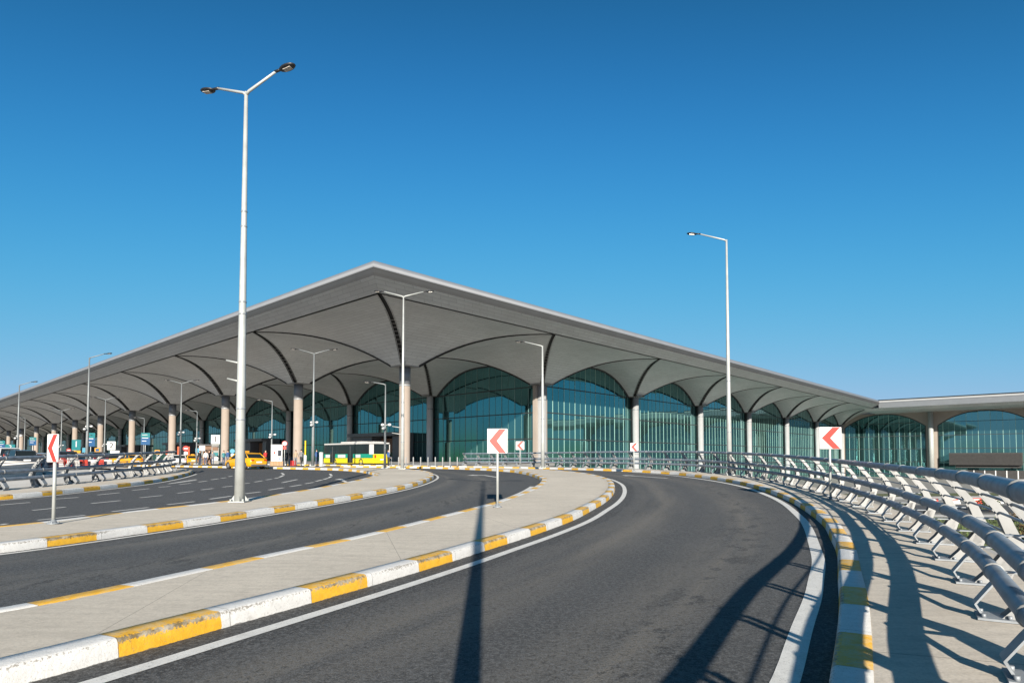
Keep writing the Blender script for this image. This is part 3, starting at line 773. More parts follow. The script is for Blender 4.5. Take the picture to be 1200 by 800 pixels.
def curtain(fixed, lo, axis, zbot, nm, mull_mat, mull=True, arch=lambda x: zum(abs(x)/18), margin=.3, n=9, proud=-1):
    """glass bay of 36 m from lo; axis 'a': runs along u at b=fixed, 'b': runs along v at a=fixed"""
    def W(s, z, d=0): return rel(G(lo+s, fixed+d, z)) if axis == 'a' else rel(G(fixed+d, lo+s, z))
    s0, s1 = margin, 36-margin; K = 48; mb = MB()
    def top(s): return min(arch(18-abs(s-18)), ZU)+.12
    for k in range(K):
        a, b = s0+(s1-s0)*k/K, s0+(s1-s0)*(k+1)/K
        za, zb = top(a), top(b); H = 5.6; pw = 36/n
        nz = 1
        mb.poly([W(a, zbot), W(b, zbot), W(b, zb), W(a, za)], 0, ((a/pw, zbot/H), (b/pw, zbot/H), (b/pw, zb/H), (a/pw, za/H)))
    gl = mb.build(nm, 'facade_glass', term, recalc=False)
    me = gl.data
    # make the panes face outwards
    if me.polygons[0].normal.dot((Vector((0, 0, 1.7))-G(lo if axis == 'a' else fixed, fixed if axis == 'a' else lo, 0))) < 0: me.flip_normals()
    mf = MB(); path = [W(s0, zbot, proud*.12)]+[W(s0+(s1-s0)*k/K, top(s0+(s1-s0)*k/K)-.22, proud*.12) for k in range(K+1)]+[W(s1, zbot, proud*.12)]
    mf.tube(path, .22, 6); mf.build('arch_frame', 'frame_dark', gl)
    if mull:
        mv = MB(); mo = MB(); ang = TH if axis == 'a' else TH+PI/2
        for k in range(1, 2*n):
            s = 36*k/(2*n)
            if s < s0+.4 or s > s1-.4: continue
            zt = top(s)-.3; c = W(s, (zt+zbot)/2, proud*(.03 if k % 2 == 0 else .025)); mv.box(c, (.14 if k % 2 == 0 else .04, .05 if k % 2 == 0 else .04, zt-zbot), 0, Matrix.Rotation(ang, 3, 'Z'))
        mv.build('mullion', mull_mat, gl)
        z = math.ceil(zbot/5.6)*5.6+.35
        while z < ZU-1:
            lo_s = next((s/4 for s in range(int(s0*4)+1, 72) if top(s/4) > z+.3), None)
            if lo_s is not None and z > zbot+.5:
                c = W(18, z, proud*.05); mo.box(c, (36-2*lo_s, .14, .2), 0, Matrix.Rotation(ang, 3, 'Z'))
            z += 5.6
        mo.build('transom', 'frame_dark', gl)
    return gl
for j in range(JL): curtain(36.4, 36*j, 'b', .6, 'glass_arch', 'mullion_shaded')
for i in range(1, 7): curtain(.2, 36*i, 'a', LOW, 'glass_arch', 'mullion')

# entrance portals on the long left front
for jc in (1.5, 3.5, 5.5, 7.5, 9.5):
    b0, hw, z0, z1 = 36*jc, 10.5, .75, 8.4
    mb = MB(); A = 31.5
    def W(a, b, z): return rel(G(a, b, z))
    for s, e in ((-hw, -hw+2.6), (1.2, hw)):
        mb.prism([W(A, b0+s, z0), W(A, b0+e, z0), W(36.2, b0+e, z0), W(36.2, b0+s, z0)], (0, 0, z1-z0-.9))
    mb.prism([W(A-1.6, b0-hw, z1-.9), W(A-1.6, b0+hw, z1-.9), W(36.2, b0+hw, z1-.9), W(36.2, b0-hw, z1-.9)], (0, 0, .9))
    p = mb.build('entrance_portal', 'portal_grey', term)
    mb = MB(); mb.prism([W(34.5, b0-hw+2.7, z0), W(34.5, b0+1.1, z0), W(36, b0+1.1, z0), W(36, b0-hw+2.7, z0)], (0, 0, z1-z0-1.4)); 
    mb.build('door_recess', 'portal_wood', p)
    mb = MB(); mb.prism([W(34.3, b0-hw+3.4, z0), W(34.3, b0+.4, z0), W(34.4, b0+.4, z0), W(34.4, b0-hw+3.4, z0)], (0, 0, 2.6)); mb.build('door', 'vehicle_glass', p)

# soffit border, seam, fascia, roof
AE, BE = -20.8, 36*JL+18; AR = 231.0
def sweep_edge(nm, prof, mat, path, smooth_f=False, uvs=False):
    """prof: (outward distance, z). path: list of (a,b,na,nb) corner stations where n points outward"""
    mb = MB(); ids = []
    acc = 0; accs = [0]
    for k in range(1, len(path)): acc += math.hypot(path[k][0]-path[k-1][0], path[k][1]-path[k-1][1]); accs.append(acc)
    for a, b, na, nb in path: ids.append(mb.add([rel(G(a+na*d, b+nb*d, z)) for d, z in prof]))
    pl = [0]
    for (d0, z0), (d1, z1) in zip(prof, prof[1:]): pl.append(pl[-1]+math.hypot(d1-d0, z1-z0))
    for k in range(len(path)-1):
        for j in range(len(prof)-1):
            mb.face((ids[k]+j, ids[k+1]+j, ids[k+1]+j+1, ids[k]+j+1), 0, ((accs[k], pl[j]), (accs[k+1], pl[j]), (accs[k+1], pl[j+1]), (accs[k], pl[j+1])), smooth_f)
    return mb.build(nm, mat, term, recalc=False)
eave = [(-18, BE, -1, 0), (-18, -18, -1, -1), (AR+2.8, -18, 1, -1)]
# the right corner turns into the wing: stop the main eave at the wing's line
eave = [(-18, BE, -1, 0), (-18, -18, -1, -1), (AR, -18, 0, -1)]
sweep_edge('eave_soffit', [(.28, ZU+.05), (2.8, ZL)], 'soffit', eave)
sweep_edge('eave_seam', [(-.3, ZU+.45), (.4, ZU+.45)], 'dark_slot', eave)
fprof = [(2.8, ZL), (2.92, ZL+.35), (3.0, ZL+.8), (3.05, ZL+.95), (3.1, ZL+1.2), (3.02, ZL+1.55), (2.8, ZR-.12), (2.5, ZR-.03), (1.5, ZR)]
sweep_edge('eave_shade_band', fprof[:4], 'soffit_shade', eave)  # lower fascia strip, soffit shade painted into its colour
sweep_edge('roof_fascia', fprof[3:], 'fascia_metal', eave, True)
mb = MB()
mb.poly([rel(G(-19.6, -19.6, ZR)), rel(G(AR+60, -19.6, ZR)), rel(G(AR+60, BE, ZR)), rel(G(-19.6, BE, ZR))])
mb.poly([rel(G(AR-1, -200, ZR-.01)), rel(G(AR+60, -200, ZR-.01)), rel(G(AR+60, -19.6, ZR-.01)), rel(G(AR-1, -19.6, ZR-.01))])
mb.build('roof', 'roof_top', term)
for a, b, r, hh in ((320, 22, 9, 7.5),):
    mb = MB(); c = rel(G(a, b, ZR)); K = 10
    mb.lathe(c, [(r, -1), (r, 0)]+[(r*math.cos(k/K*PI/2*.98), hh*math.sin(k/K*PI/2)) for k in range(1, K+1)], 28)
    mb.build('roof_dome', 'roof_top', term)
# small downlights set in the vaults
mb = MB()
for (i, j) in cells:
    for (da, db) in ((11, -3), (11.8, 1.0), (12.4, 3.4)):
        t = da/18; c = rel(G(36*i+da, 36*j+db, zum(t)-.06)); mb.box(c, (1.5, .55, .05), 0, Matrix.Rotation(TH, 3, 'Z'))
mb.build('downlight', 'white_panel', term)

# right wing: flat soffit, spandrel wall with arched glass, white columns
AW = 252.0
wing_path = [(AR, -18-2.8, -1, 0), (AR, -200, -1, 0)]
sweep_edge('eave_soffit', [(-22.0, 21.55), (-3, 21.9), (-.5, 22.9)], 'soffit', [(AR, -15, -1, 0), (AR, -200, -1, 0)])
sweep_edge('eave_band', [(-.5, 22.9), (-.15, ZR-1.3), (.0, ZR-1.1)], 'cap_metal', [(AR, -20.7, -1, 0), (AR, -200, -1, 0)])
sweep_edge('roof_fascia', [(.0, ZR-1.1), (.12, ZR-.9), (.12, ZR-.3), (-.1, ZR-.05), (-1.5, ZR)], 'fascia_light', [(AR, -20.7, -1, 0), (AR, -200, -1, 0)], True)
def wing_arch(x): return 15.8+(21.4-15.8)*(1-(1-min(1, x/15.5))**2.2)
for k in range(0, 4):
    lo = -36*(k+1)
    curtain(AW, lo, 'b', LOW, 'glass_arch', 'mullion', arch=(lambda x: wing_arch(max(0, x-2.2))) , margin=2.2, n=9)
    mb = MB(); K = 40
    def W(s, z, d): return rel(G(AW-.25+d, lo+s, z))
    s0, s1 = 2.2, 33.8
    hi = 36.0
    if k == 0: hi = 36.0
    def prism_q(q):
        mb.prism(q, Vector((U.x, U.y, 0))*.5)
    for q in range(K):
        a, b = s0+(s1-s0)*q/K, s0+(s1-s0)*(q+1)/K
        if b > hi: continue
        za, zb = (wing_arch(18-abs(s-18)-2.2) for s in (a, b))
        prism_q([W(a, za, 0), W(b, zb, 0), W(b, 21.7, 0), W(a, 21.7, 0)])
    prism_q([W(0, LOW, 0), W(s0, LOW, 0), W(s0, 21.7, 0), W(0, 21.7, 0)])
    prism_q([W(s1, LOW, 0), W(36, LOW, 0), W(36, 21.7, 0), W(s1, 21.7, 0)])
    mb.build('spandrel_wall', 'spandrel', term)
    mb = MB(); c = rel(G(AW-2.2, lo, 0)); mb.lathe((c.x, c.y, -base.z), [(.95, LOW), (.95, 22.0)], 24); mb.build('column', 'pole_paint', term)
# dark louvred box hanging from the second wing bay
mb = MB()
def W(a, b, z): return rel(G(a, b, z))
b0, b1 = -42.5, -66.0
mb.prism([W(AW-5, b0, -.9), W(AW-5, b1, -.9), W(AW-.4, b1, -.9), W(AW-.4, b0, -.9)], (0, 0, 4.9))
mb.prism([W(AW-3.5, b0-2, -2.0), W(AW-3.5, b1+.5, -2.0), W(AW-.4, b1+.5, -2.0), W(AW-.4, b0-2, -2.0)], (0, 0, 1.1))
bx = mb.build('service_box', 'wing_box', term)
mb = MB()
for z in [-.6+.33*k for k in range(13)]:
    mb.prism([W(AW-5.12, b0-.1, z), W(AW-5.12, b1+.1, z), W(AW-5.0, b1+.1, z), W(AW-5.0, b0-.1, z)], (0, 0, .1))
mb.build('louvre', 'wing_box', bx)
# low dark base storey under the glass on the wing
mb = MB()
mb.prism([W(AW-3, -38.5, LOW), W(AW-3, -190, LOW), W(AW-.5, -190, LOW), W(AW-.5, -38.5, LOW)], (0, 0, 3.4))
bs = mb.build('base_storey', 'wing_box', term)
mb = MB()
for k in range(40):
    c = W(AW-3.05, -40-3.5*k, LOW+1.7); mb.box(c, (.12, .35, 3.4), 0, Matrix.Rotation(TH, 3, 'Z'))
mb.build('base_pier', 'white_panel', bs)

# ------------------------------------------------------------------ chevron signs
def chevron(px, pbase, dz, wpx, hpx, pbot, label, rz=0, edge=False):
    x, y = at(px, pbase, dz); k = FPX/y
    root = empty('chevron_sign', label, 'road sign', P3((x, y), dz), rz, 'red and white chevron signs')
    zb = (pbase-pbot)/k; w, hh = wpx/k, hpx/k
    mb = MB(); mb.tube([(0, 0, 0), (0, 0, zb+hh*.9)], .038, 10); mb.build('post', 'pole_paint', root)
    mb = MB(); mb.lathe((0, 0, 0), [(.14, 0), (.14, .02), (.07, .03), (.05, .10)], 12)
    for a in range(4): mb.lathe((.1*math.cos(a*PI/2+.7), .1*math.sin(a*PI/2+.7), .02), [(.015, 0), (.015, .03)], 6)
    mb.build('base_flange', 'bracket_steel', root)
    mb = MB(); mb.box((0, -.055, zb+hh/2), (w, .03, hh)); pn = mb.build('panel', 'white_panel', root, .008)
    mb = MB(); mb.box((0, -.032, zb+hh*.3), (w*.9, .014, .05)); mb.box((0, -.032, zb+hh*.75), (w*.9, .014, .05)); mb.build('bracket', 'sign_back', root)
    mb = MB(); Y = -.0745
    X = lambda q: (q-.5)*w
    Z = lambda q: zb+q*hh
    mb.prism([(X(.58), Y, Z(.985)), (X(.93), Y, Z(.985)), (X(.48), Y, Z(.5)), (X(.93), Y, Z(.015)), (X(.58), Y, Z(.015)), (X(.09), Y, Z(.5))], (0, .004, 0))
    mb.build('chevron', 'sign_red', pn)
    return root
chevron(583, 594, KH, 23.5, 28.5, 531, 'chevron sign in the middle of the front island, red arrow pointing left', R(-4))
chevron(62.5, 613.5, KH, 18.5, 32.5, 541.5, 'narrow looking chevron sign seen at an angle, on the middle island at far left', R(-20))
chevron(973.5, 585, KH, 26.5, 25.5, 526, 'chevron sign standing by the right railing, in front of the last glass arches', R(4))
chevron(609.5, 548.4, KH, 9.8, 9.8, 526.8, 'small faded chevron sign on the far kerb, left of the big silver column', R(-6))
chevron(743, 551.8, KH, 9.2, 9.2, 528.2, 'small faded chevron sign on the far kerb, right of the big silver column', R(6))

# ------------------------------------------------------------------ vehicles
def wheel(x, y, r, w, root):
    mb = MB(); prof = [(r*.62, -w/2), (r*.95, -w/2), (r, -w*.35), (r, w*.35), (r*.95, w/2), (r*.62, w/2)]
    seg = 20; ids = []
    for rr, d in prof: ids.append(mb.add([(x+rr*math.cos(2*PI*k/seg), y+d, r+rr*math.sin(2*PI*k/seg)) for k in range(seg)]))
    for i in range(len(ids)-1):
        for k in range(seg): mb.face((ids[i]+k, ids[i]+(k+1) % seg, ids[i+1]+(k+1) % seg, ids[i+1]+k), 0, None, True)
    t = mb.build('wheel', 'tyre', root)
    mb = MB()
    for d in (-w*.42, w*.42):
        n = mb.add([(x+r*.64*math.cos(2*PI*k/seg), y+d, r+r*.64*math.sin(2*PI*k/seg)) for k in range(seg)]); c = mb.add([(x, y+d*1.15, r)])
        for k in range(seg): mb.face((n+k, n+(k+1) % seg, c))
    mb.build('rim', 'rim', t)
def car(paint, label, loc, rz, kind='sedan', taxi=False, cat='car', name='parked_car', group=None):
    """length along +x = forward"""
    root = empty(name, label, cat, loc, rz, group)
    Lh = 2.25; W = .89
    if kind == 'sedan':
        st = [(-2.25,.42,.80,.70),(-2.2,.28,.93,.80),(-1.75,.22,1.02,.88),(-.9,.20,.98,.90),(.3,.20,.95,.90),(1.2,.20,.92,.89),(1.9,.22,.80,.84),(2.2,.28,.66,.74),(2.27,.42,.55,.62)]
        cab = [(-1.85,1.0),(-1.2,1.44),(-.2,1.49),(.45,1.42),(1.25,.93)]
    elif kind == 'suv':
        st = [(-2.25,.45,1.0,.74),(-2.2,.32,1.10,.84),(-1.75,.26,1.13,.92),(-.9,.24,1.10,.94),(.3,.24,1.07,.94),(1.2,.24,1.04,.93),(1.9,.26,.95,.88),(2.2,.34,.8,.78),(2.27,.45,.66,.66)]
        cab = [(-2.12,1.1),(-1.8,1.66),(-.4,1.72),(.45,1.64),(1.2,1.04)]
    else:
        st = [(-2.45,.45,1.1,.8),(-2.42,.32,1.2,.9),(-1.75,.26,1.22,.97),(-.9,.24,1.2,.98),(.3,.24,1.18,.98),(1.4,.24,1.1,.96),(2.1,.26,.98,.9),(2.4,.34,.8,.8),(2.45,.45,.66,.7)]
        cab = [(-2.4,1.2),(-2.3,1.95),(-.4,2.02),(1.0,1.92),(1.75,1.08)]
    mb = MB(); rings = []
    for x, z0, z1, w in st:
        zm = z0+(z1-z0)*.55
        half = [(w*.90, z0), (w, z0+.12), (w*1.0, zm), (w*.97, z1-.08), (w*.88, z1)]
        rings.append(mb.add([(x, -y, z) for y, z in half]+[(x, y, z) for y, z in reversed(half)]))
    k = 10
    for a, b in zip(rings, rings[1:]):
        for i in range(k): mb.face((a+i, a+(i+1) % k, b+(i+1) % k, b+i), 0, None, True)
    mb.face([rings[0]+i for i in range(k)]); mb.face([rings[-1]+i for i in reversed(range(k))])
    body = mb.build('body', paint, root)
    wb = st[3][3]*.9
    def cabring(s0, top):
        return s0
    mg = MB(); low = []; up = []
    (x0, zb0), (x1, z1), (x2, z2), (x3, z3), (x4, zb4) = cab
    def yb(x, z): f = (z-.95)/(z2-.95); return wb*(1-.22*max(0, f))
    P = [(x0, zb0), (x1, z1-.05), (x2, z2-.05), (x3, z3-.05), (x4, zb4)]
    for sgn in (-1, 1):
        n = mg.add([(x, sgn*yb(x, z), z) for x, z in P]); mg.face(range(n, n+5))
    for (xa, za), (xb, zb) in zip(P, P[1:]):
        mg.poly([(xa, -yb(xa, za), za), (xb, -yb(xb, zb), zb), (xb, yb(xb, zb), zb), (xa, yb(xa, za), za)])
    mg.build('windows', 'vehicle_glass', root)
    mr = MB()
    T = [(x1-.06, z1-.02), (x2, z2), (x3+.06, z3-.02)]
    for (xa, za), (xb, zb) in zip(T, T[1:]):
        mr.prism([(xa, -yb(xa, za)-.01, za), (xb, -yb(xb, zb)-.01, zb), (xb, yb(xb, zb)+.01, zb), (xa, yb(xa, za)+.01, za)], (0, 0, -.05))
    for sgn in (-1, 1):
        for (xa, za), (xb, zb) in (((x0, zb0-.02), (x1, z1)), ((x4, zb4-.02), (x3, z3)), ((-.25, .95), (-.3, z2-.02))):
            mr.tube([(xa, sgn*(yb(xa, za)+.012), za), (xb, sgn*(yb(xb, zb)+.012), zb)], .04, 6)
    mr.build('roof', paint, root)
    for x in (-1.38, 1.38):
        for sgn in (-1, 1): wheel(x, sgn*(st[3][3]-.10), .33, .2, root)
    xe = st[1][0]; zt = st[1][2]
    for sgn in (-1, 1):
        mb = MB(); mb.box((xe+.0, sgn*.60, zt-.14), (.10, .30, .16)); mb.build('tail_light', 'tail_red', root, .02)
        mb = MB(); mb.box((st[-2][0], sgn*.56, st[-2][2]-.08), (.14, .30, .12)); mb.build('headlight', 'head_clear', root, .02)
        mb = MB(); mb.ellipsoid((.85, sgn*(wb+.14), 1.0), (.08, .11, .07)); mb.build('side_mirror', paint, root)
    mb = MB(); mb.box((st[0][0]-.005, 0, zt-.30), (.03, .52, .12)); mb.build('number_plate', 'plate_white', root)
    for xx, ww in ((st[0][0]+.06, 1.5), (st[-1][0]-.06, 1.3)):
        mb = MB(); mb.box((xx, 0, .38), (.16, ww, .2)); mb.build('bumper', 'plastic_grey', root, .04)
    if taxi:
        mb = MB(); mb.box((-.1, 0, z2+.08), (.18, .55, .15)); mb.build('roof_sign', 'yellow_paint' if taxi == 2 else 'sign_amber', root, .03)
    return root
def loc_px(px, py, dz=0): x, y = at(px, py, dz); return P3((x, y), dz)
dirv = math.atan2(V.y, V.x)
car('taxi_yellow', 'nearest yellow taxi seen from behind, half hidden by the tall lamp post', loc_px(287.5, 549.3), dirv+.1, taxi=True, cat='taxi', name='taxi', group='yellow taxis')
car('taxi_yellow', 'small yellow taxi stopped at the far kerb, seen from behind', loc_px(225.5, 544.0), dirv-.3, taxi=True, cat='taxi', name='taxi', group='yellow taxis')
car('car_white', 'white car beside the end of the left railing', loc_px(208, 545.0), dirv-.2, cat='car', group='cars waiting at the terminal')
car('taxi_yellow', 'yellow taxi seen through the railing, right one of the pair', loc_px(153, 545.3), dirv+.05, taxi=True, cat='taxi', name='taxi', group='yellow taxis')
car('taxi_yellow', 'yellow taxi seen through the railing, left one of the pair', loc_px(129, 545.1), dirv+.05, taxi=True, cat='taxi', name='taxi', group='yellow taxis')
car('car_white', 'white van at the far left edge, taller than the cars', loc_px(3, 548.5), dirv+.1, 'van', cat='van', group='cars waiting at the terminal')
car('car_dark', 'dark SUV in front of the white van at far left', loc_px(20, 549.5), dirv+.15, 'suv', cat='car', group='cars waiting at the terminal')
car('car_silver', 'silver car between the dark SUV and the chevron sign', loc_px(40, 548.8), dirv+.1, 'sedan', cat='car', group='cars waiting at the terminal')
car('car_dark', 'dark car right behind the chevron sign at left', loc_px(72, 547.8), dirv+.1, 'suv', cat='car', group='cars waiting at the terminal')
car('car_white', 'white car with low roof under the teal number 1 sign', loc_px(88, 547.5), dirv+.1, 'sedan', cat='car', group='cars waiting at the terminal')
car('car_dark', 'dark car behind the lamp post under the blue direction board', loc_px(109, 546.6), dirv+.1, 'suv', cat='car', group='cars waiting at the terminal')

def bus():
    x, y = at(437.5, 545.9, 0); p = P3((x, y), .01)
    root = empty('city_bus', 'yellow and green city bus with white roof, stopped by the big corner column', 'bus', p, dirv)
    L, W, H = 11.8, 2.5, 2.95
    # x: 0 (right end) .. L along +v ; near side is y = +... place so that the near right corner sits at the origin
    def bx(nm, x0, x1, y0, y1, z0, z1, mat, parent=root, bev=.03):
        mb = MB(); mb.box(((x0+x1)/2, (y0+y1)/2, (z0+z1)/2), (x1-x0, y1-y0, z1-z0)); return mb.build(nm, mat, parent, bev)
    s = -1   # the far side lies towards +u, i.e. local -y
    Y0, Y1 = -W, 0
    bd = bx('body', 0, L, Y0, Y1, .32, 1.0, 'bus_yellow', bev=.06)
    bx('body_band', .03, L-.03, Y0+.02, Y1-.02, .98, 1.55, 'bus_green', bev=.04)
    up = bx('window_band', .06, L-.06, Y0+.03, Y1-.03, 1.5, 2.80, 'vehicle_glass', bev=.05)
    bx('roof', 0, L, Y0, Y1, 2.79, 2.97, 'bus_white', bev=.07)
    bx('roof_unit', 3.2, 8.2, Y0+.3, Y1-.3, 2.95, 3.16, 'bus_white', bev=.1); bx('roof_unit', .6, 2.4, Y0+.4, Y1-.4, 2.95, 3.10, 'bus_white', bev=.1)
    bx('corner_panel', -.02, .95, Y1-.06, Y1+.015, 1.45, 2.75, 'bus_white'); bx('corner_panel', -.02, .95, Y0-.015, Y0+.06, 1.45, 2.75, 'bus_white')
    bx('end_panel', -.03, .3, Y0+.02, Y1-.02, .7, 1.5, 'bus_yellow', bev=.05)
    bx('end_window', -.045, .1, Y0+.2, Y1-.2, 1.6, 2.7, 'vehicle_glass', bev=.02)
    for yy in (Y0+.25, Y1-.25):
        bx('tail_light', -.05, .02, yy-.12, yy+.12, 1.0, 1.4, 'tail_red', bev=.02)
    bx('number_plate', -.05, .02, -1.5, -1.0, .75, .88, 'plate_white', bev=.005)
    for x0 in (1.6, 3.7, 5.8, 7.9, 10.0):
        bx('window_pillar', x0-.04, x0+.04, Y1-.06, Y1-.018, 1.52, 2.7, 'black', up, .005)
    for x0, x1, m in ((1.1, 2.6, 'bus_green'), (2.9, 4.0, 'bus_white'), (6.4, 8.2, 'bus_white'), (10.2, 11.3, 'bus_white')):
        bx('side_panel', x0, x1, Y1-.03, Y1-.008, 1.06, 1.46, m, bev=.01)
    for x0 in (4.6, 8.9): 
        d = bx('door', x0, x0+1.25, Y1-.04, Y1+.006, .38, 2.6, 'vehicle_glass', bev=.01)
        bx('door_post', x0+.6, x0+.66, Y1-.0, Y1+.02, .4, 2.58, 'plastic_grey', d, .004)
    for x0 in (2.75, 9.0):
        for yy in (Y0+.16, Y1-.13): wheel(x0, yy, .48, .28, root)
    bx('skirt', .1, L-.1, Y0+.1, Y1-.1, .2, .34, 'black', bev=.01)
    return root
bus()

# ------------------------------------------------------------------ signs, kiosks and street furniture on the forecourt
def face_cam(x, y): return math.atan2(y, x)-PI/2
def board(name, label, cat, px, Y, y_top, y_bot, wpx, mat, y_base=None, group=None, extras=(), post=True, posts=1, thick=.12):
    c = at_depth(px, (y_top+y_bot)/2, Y); k = FPX/Y; zt = at_depth(px, y_top, Y).z; zb = at_depth(px, y_bot, Y).z
    z0 = hgt(Y)+KH-.01; w = wpx/k
    root = empty(name, label, cat, (c.x, Y, z0), face_cam(c.x, Y), group)
    mb = MB(); mb.box((0, 0, (zt+zb)/2-z0), (w, thick, zt-zb)); pn = mb.build('panel', mat, root, .01)
    if post:
        mb = MB()
        for i in range(posts):
            xx = 0 if posts == 1 else (-.35+.7*i)*w
            mb.tube([(xx, .09, 0), (xx, .09, zt-z0-.05)], .06, 8)
        mb.build('post', 'pole_paint', root)
    for e in extras:
        q0, q1, r0, r1, m, nm = e[:6]     # fractions across and up
        mb = MB(); mb.box((((q0+q1)/2-.5)*w, -thick/2-.008, zb-z0+(zt-zb)*(r0+r1)/2), ((q1-q0)*w, .02, (zt-zb)*(r1-r0))); mb.build(nm, m, pn)
    root['_w'] = w
    return root, pn, w, zb-z0, zt-z0
def numeral(root_t, txt, mat, size_f, q=.5, r=.55, thick=.12):
    root, pn, w, zb, zt = root_t
    M = Matrix.Translation((w*(q-.5), -thick/2-.02, zb+(zt-zb)*r)) @ Matrix.Rotation(PI/2, 4, 'X')
    text_mesh(txt, (zt-zb)*size_f, .01, mat, 'numeral', pn, M)
t = board('gate_pylon', 'tall grey pylon with black numeral 1 on a white square, on the forecourt', 'pylon', 252.5, 90, 509.5, 520, 9.2, 'white_panel', post=False); numeral(t, '1', 'black', .95, .5, .5)
def pylon_base(t, mat, d=.5):
    root, pn, w, zb, zt = t; mb = MB(); mb.box((0, .02, zb/2-.05), (w*.86, d, zb-.1)); b = mb.build('pylon_body', mat, root, .02)
    return b
pb = pylon_base(t, 'concrete_dull')
mb = MB()
for z, m in ((2.2, 0), (1.4, 1), (.75, 2)): mb.box((0, -.25, z), (t[2]*.66, .03, .5), m)
mb.build('notice', ['brown_board', 'sign_teal', 'white_panel'], pb)
t = board('gate_pylon', 'white square pylon with black numeral 2, beyond the left railing', 'pylon', 130.5, 105, 517, 527, 8.2, 'white_panel', post=True); numeral(t, '2', 'black', .9, .5, .5)
board('notice_board', 'blank white board just right of the number 2 pylon', 'board', 134.5, 95, 527.8, 536, 9.2, 'white_panel', posts=2)
t = board('gate_sign', 'teal sign with white numeral 1 over an amber strip, at left', 'sign', 89.3, 85, 515, 527.2, 8.6, 'sign_teal', extras=((0, 1, -.28, -.04, 'sign_amber', 'strip'),)); numeral(t, '1', 'white_panel', .8, .5, .55)
t = board('gate_sign', 'teal sign with white numeral 2 above the white van at far left', 'sign', 12, 78, 520.5, 527, 9, 'sign_teal', extras=((.1, .9, -.25, -.05, 'sign_amber', 'strip'),)); numeral(t, '2', 'white_panel', .95, .5, .5)
lines = ((.1, .7, .80, .86, 'white_panel', 'text_line'), (.1, .8, .55, .60, 'white_panel', 'text_line'), (.1, .6, .30, .35, 'white_panel', 'text_line'))
for px, Y, a, b, w, lab in ((170.5, 95, 507, 521, 9, 'teal and blue direction board on a post, left of the bright column'), (106.5, 85, 507, 523, 8, 'teal and blue direction board next to the single arm lamp post'),
                            (38.5, 90, 512, 521.5, 6.5, 'dark teal direction board left of the chevron sign'), (1.5, 85, 516, 526, 6.5, 'blue direction board cut by the left picture edge')):
    board('direction_sign', lab, 'sign', px, Y, a, b, w, 'sign_blue', extras=((0, 1, .62, 1, 'sign_teal', 'header'),)+lines, group='teal and blue direction boards')
board('direction_sign', 'low light blue board beside the number 1 sign, with amber box', 'sign', 100, 92, 524.5, 530, 6, 'sign_cyan')
board('direction_sign', 'small blue board with amber frame right of the lamp with domes', 'sign', 114, 95, 524.5, 529.5, 5.6, 'sign_amber', extras=((.2, .8, .2, .8, 'sign_blue', 'symbol'),))
board('direction_sign', 'small amber framed blue board just above the railing, left of the lit column', 'sign', 184.2, 88, 527, 532, 5.2, 'sign_amber', extras=((.2, .8, .2, .8, 'sign_blue', 'symbol'),))
board('direction_sign', 'orange board just left of the bright column base', 'sign', 196.5, 90, 528, 532.5, 4.4, 'orange_panel')
board('wall_panel', 'narrow orange upright panel left of the no entry sign', 'panel', 209, 100, 523, 537, 2.2, 'orange_panel', post=False); board('wall_panel', 'narrow orange upright panel right of the no entry sign', 'panel', 221.2, 102, 523, 535, 1.8, 'orange_panel', post=False)
board('notice_board', 'small white board on a post in front of the brown kiosk', 'board', 237, 93, 522, 528, 6, 'white_panel')
board('notice_board', 'pale teal notice on a post between the small taxi and the white board', 'board', 231.5, 96, 525, 530, 4.5, 'sign_cyan')
t = board('info_kiosk', 'white information totem with pictures on a wooden planter base, left of the speed sign', 'kiosk', 324.3, 66, 520.8, 540, 12.4, 'white_panel', post=False, thick=.5, extras=((.22, .36, .42, .58, 'sign_red', 'picture'), (.6, .9, .30, .66, 'car_dark', 'picture'), (.1, .9, .70, .74, 'concrete_dull', 'text_line'), (.25, .33, .1, .2, 'sign_blue', 'symbol'), (.72, .82, .1, .2, 'sign_blue', 'symbol')))
mb = MB(); root, pn, w, zb, zt = t; mb.box((0, 0, zb/2), (w*1.15, 1.0, zb-.02)); pbx = mb.build('planter_base', 'wood', root, .02)
mb = MB()
for k in range(9): mb.box(((k/8-.5)*w*1.08, -.505, zb/2), (.03, .02, zb*.95))
mb.build('slat', 'brown_board', pbx)
def kiosk(px0, px1, Y, ytop, label):
    a, b = at_depth(px0, ytop, Y), at_depth(px1, ytop, Y); z0 = hgt(Y)+KH-.01; w = (b-a).length; H = a.z-z0
    root = empty('wooden_kiosk', label, 'kiosk', ((a.x+b.x)/2, Y, z0), face_cam((a.x+b.x)/2, Y))
    mb = MB(); mb.box((0, .9, H/2), (w, 1.8, H)); bd = mb.build('wall', 'brown_board', root, .02)
    mb = MB(); mb.box((0, .8, H+.06), (w+.4, 2.3, .14)); mb.build('roof', 'plastic_grey', root)
    mb = MB(); 
    for k in range(3): mb.box(((k-1)*w*.3, -.01, H*.6), (w*.24, .04, H*.3))
    mb.build('window', 'vehicle_glass', bd)
kiosk(233.5, 249, 97, 521.5, 'brown wooden kiosk behind the white board, left of the number 1 pylon')
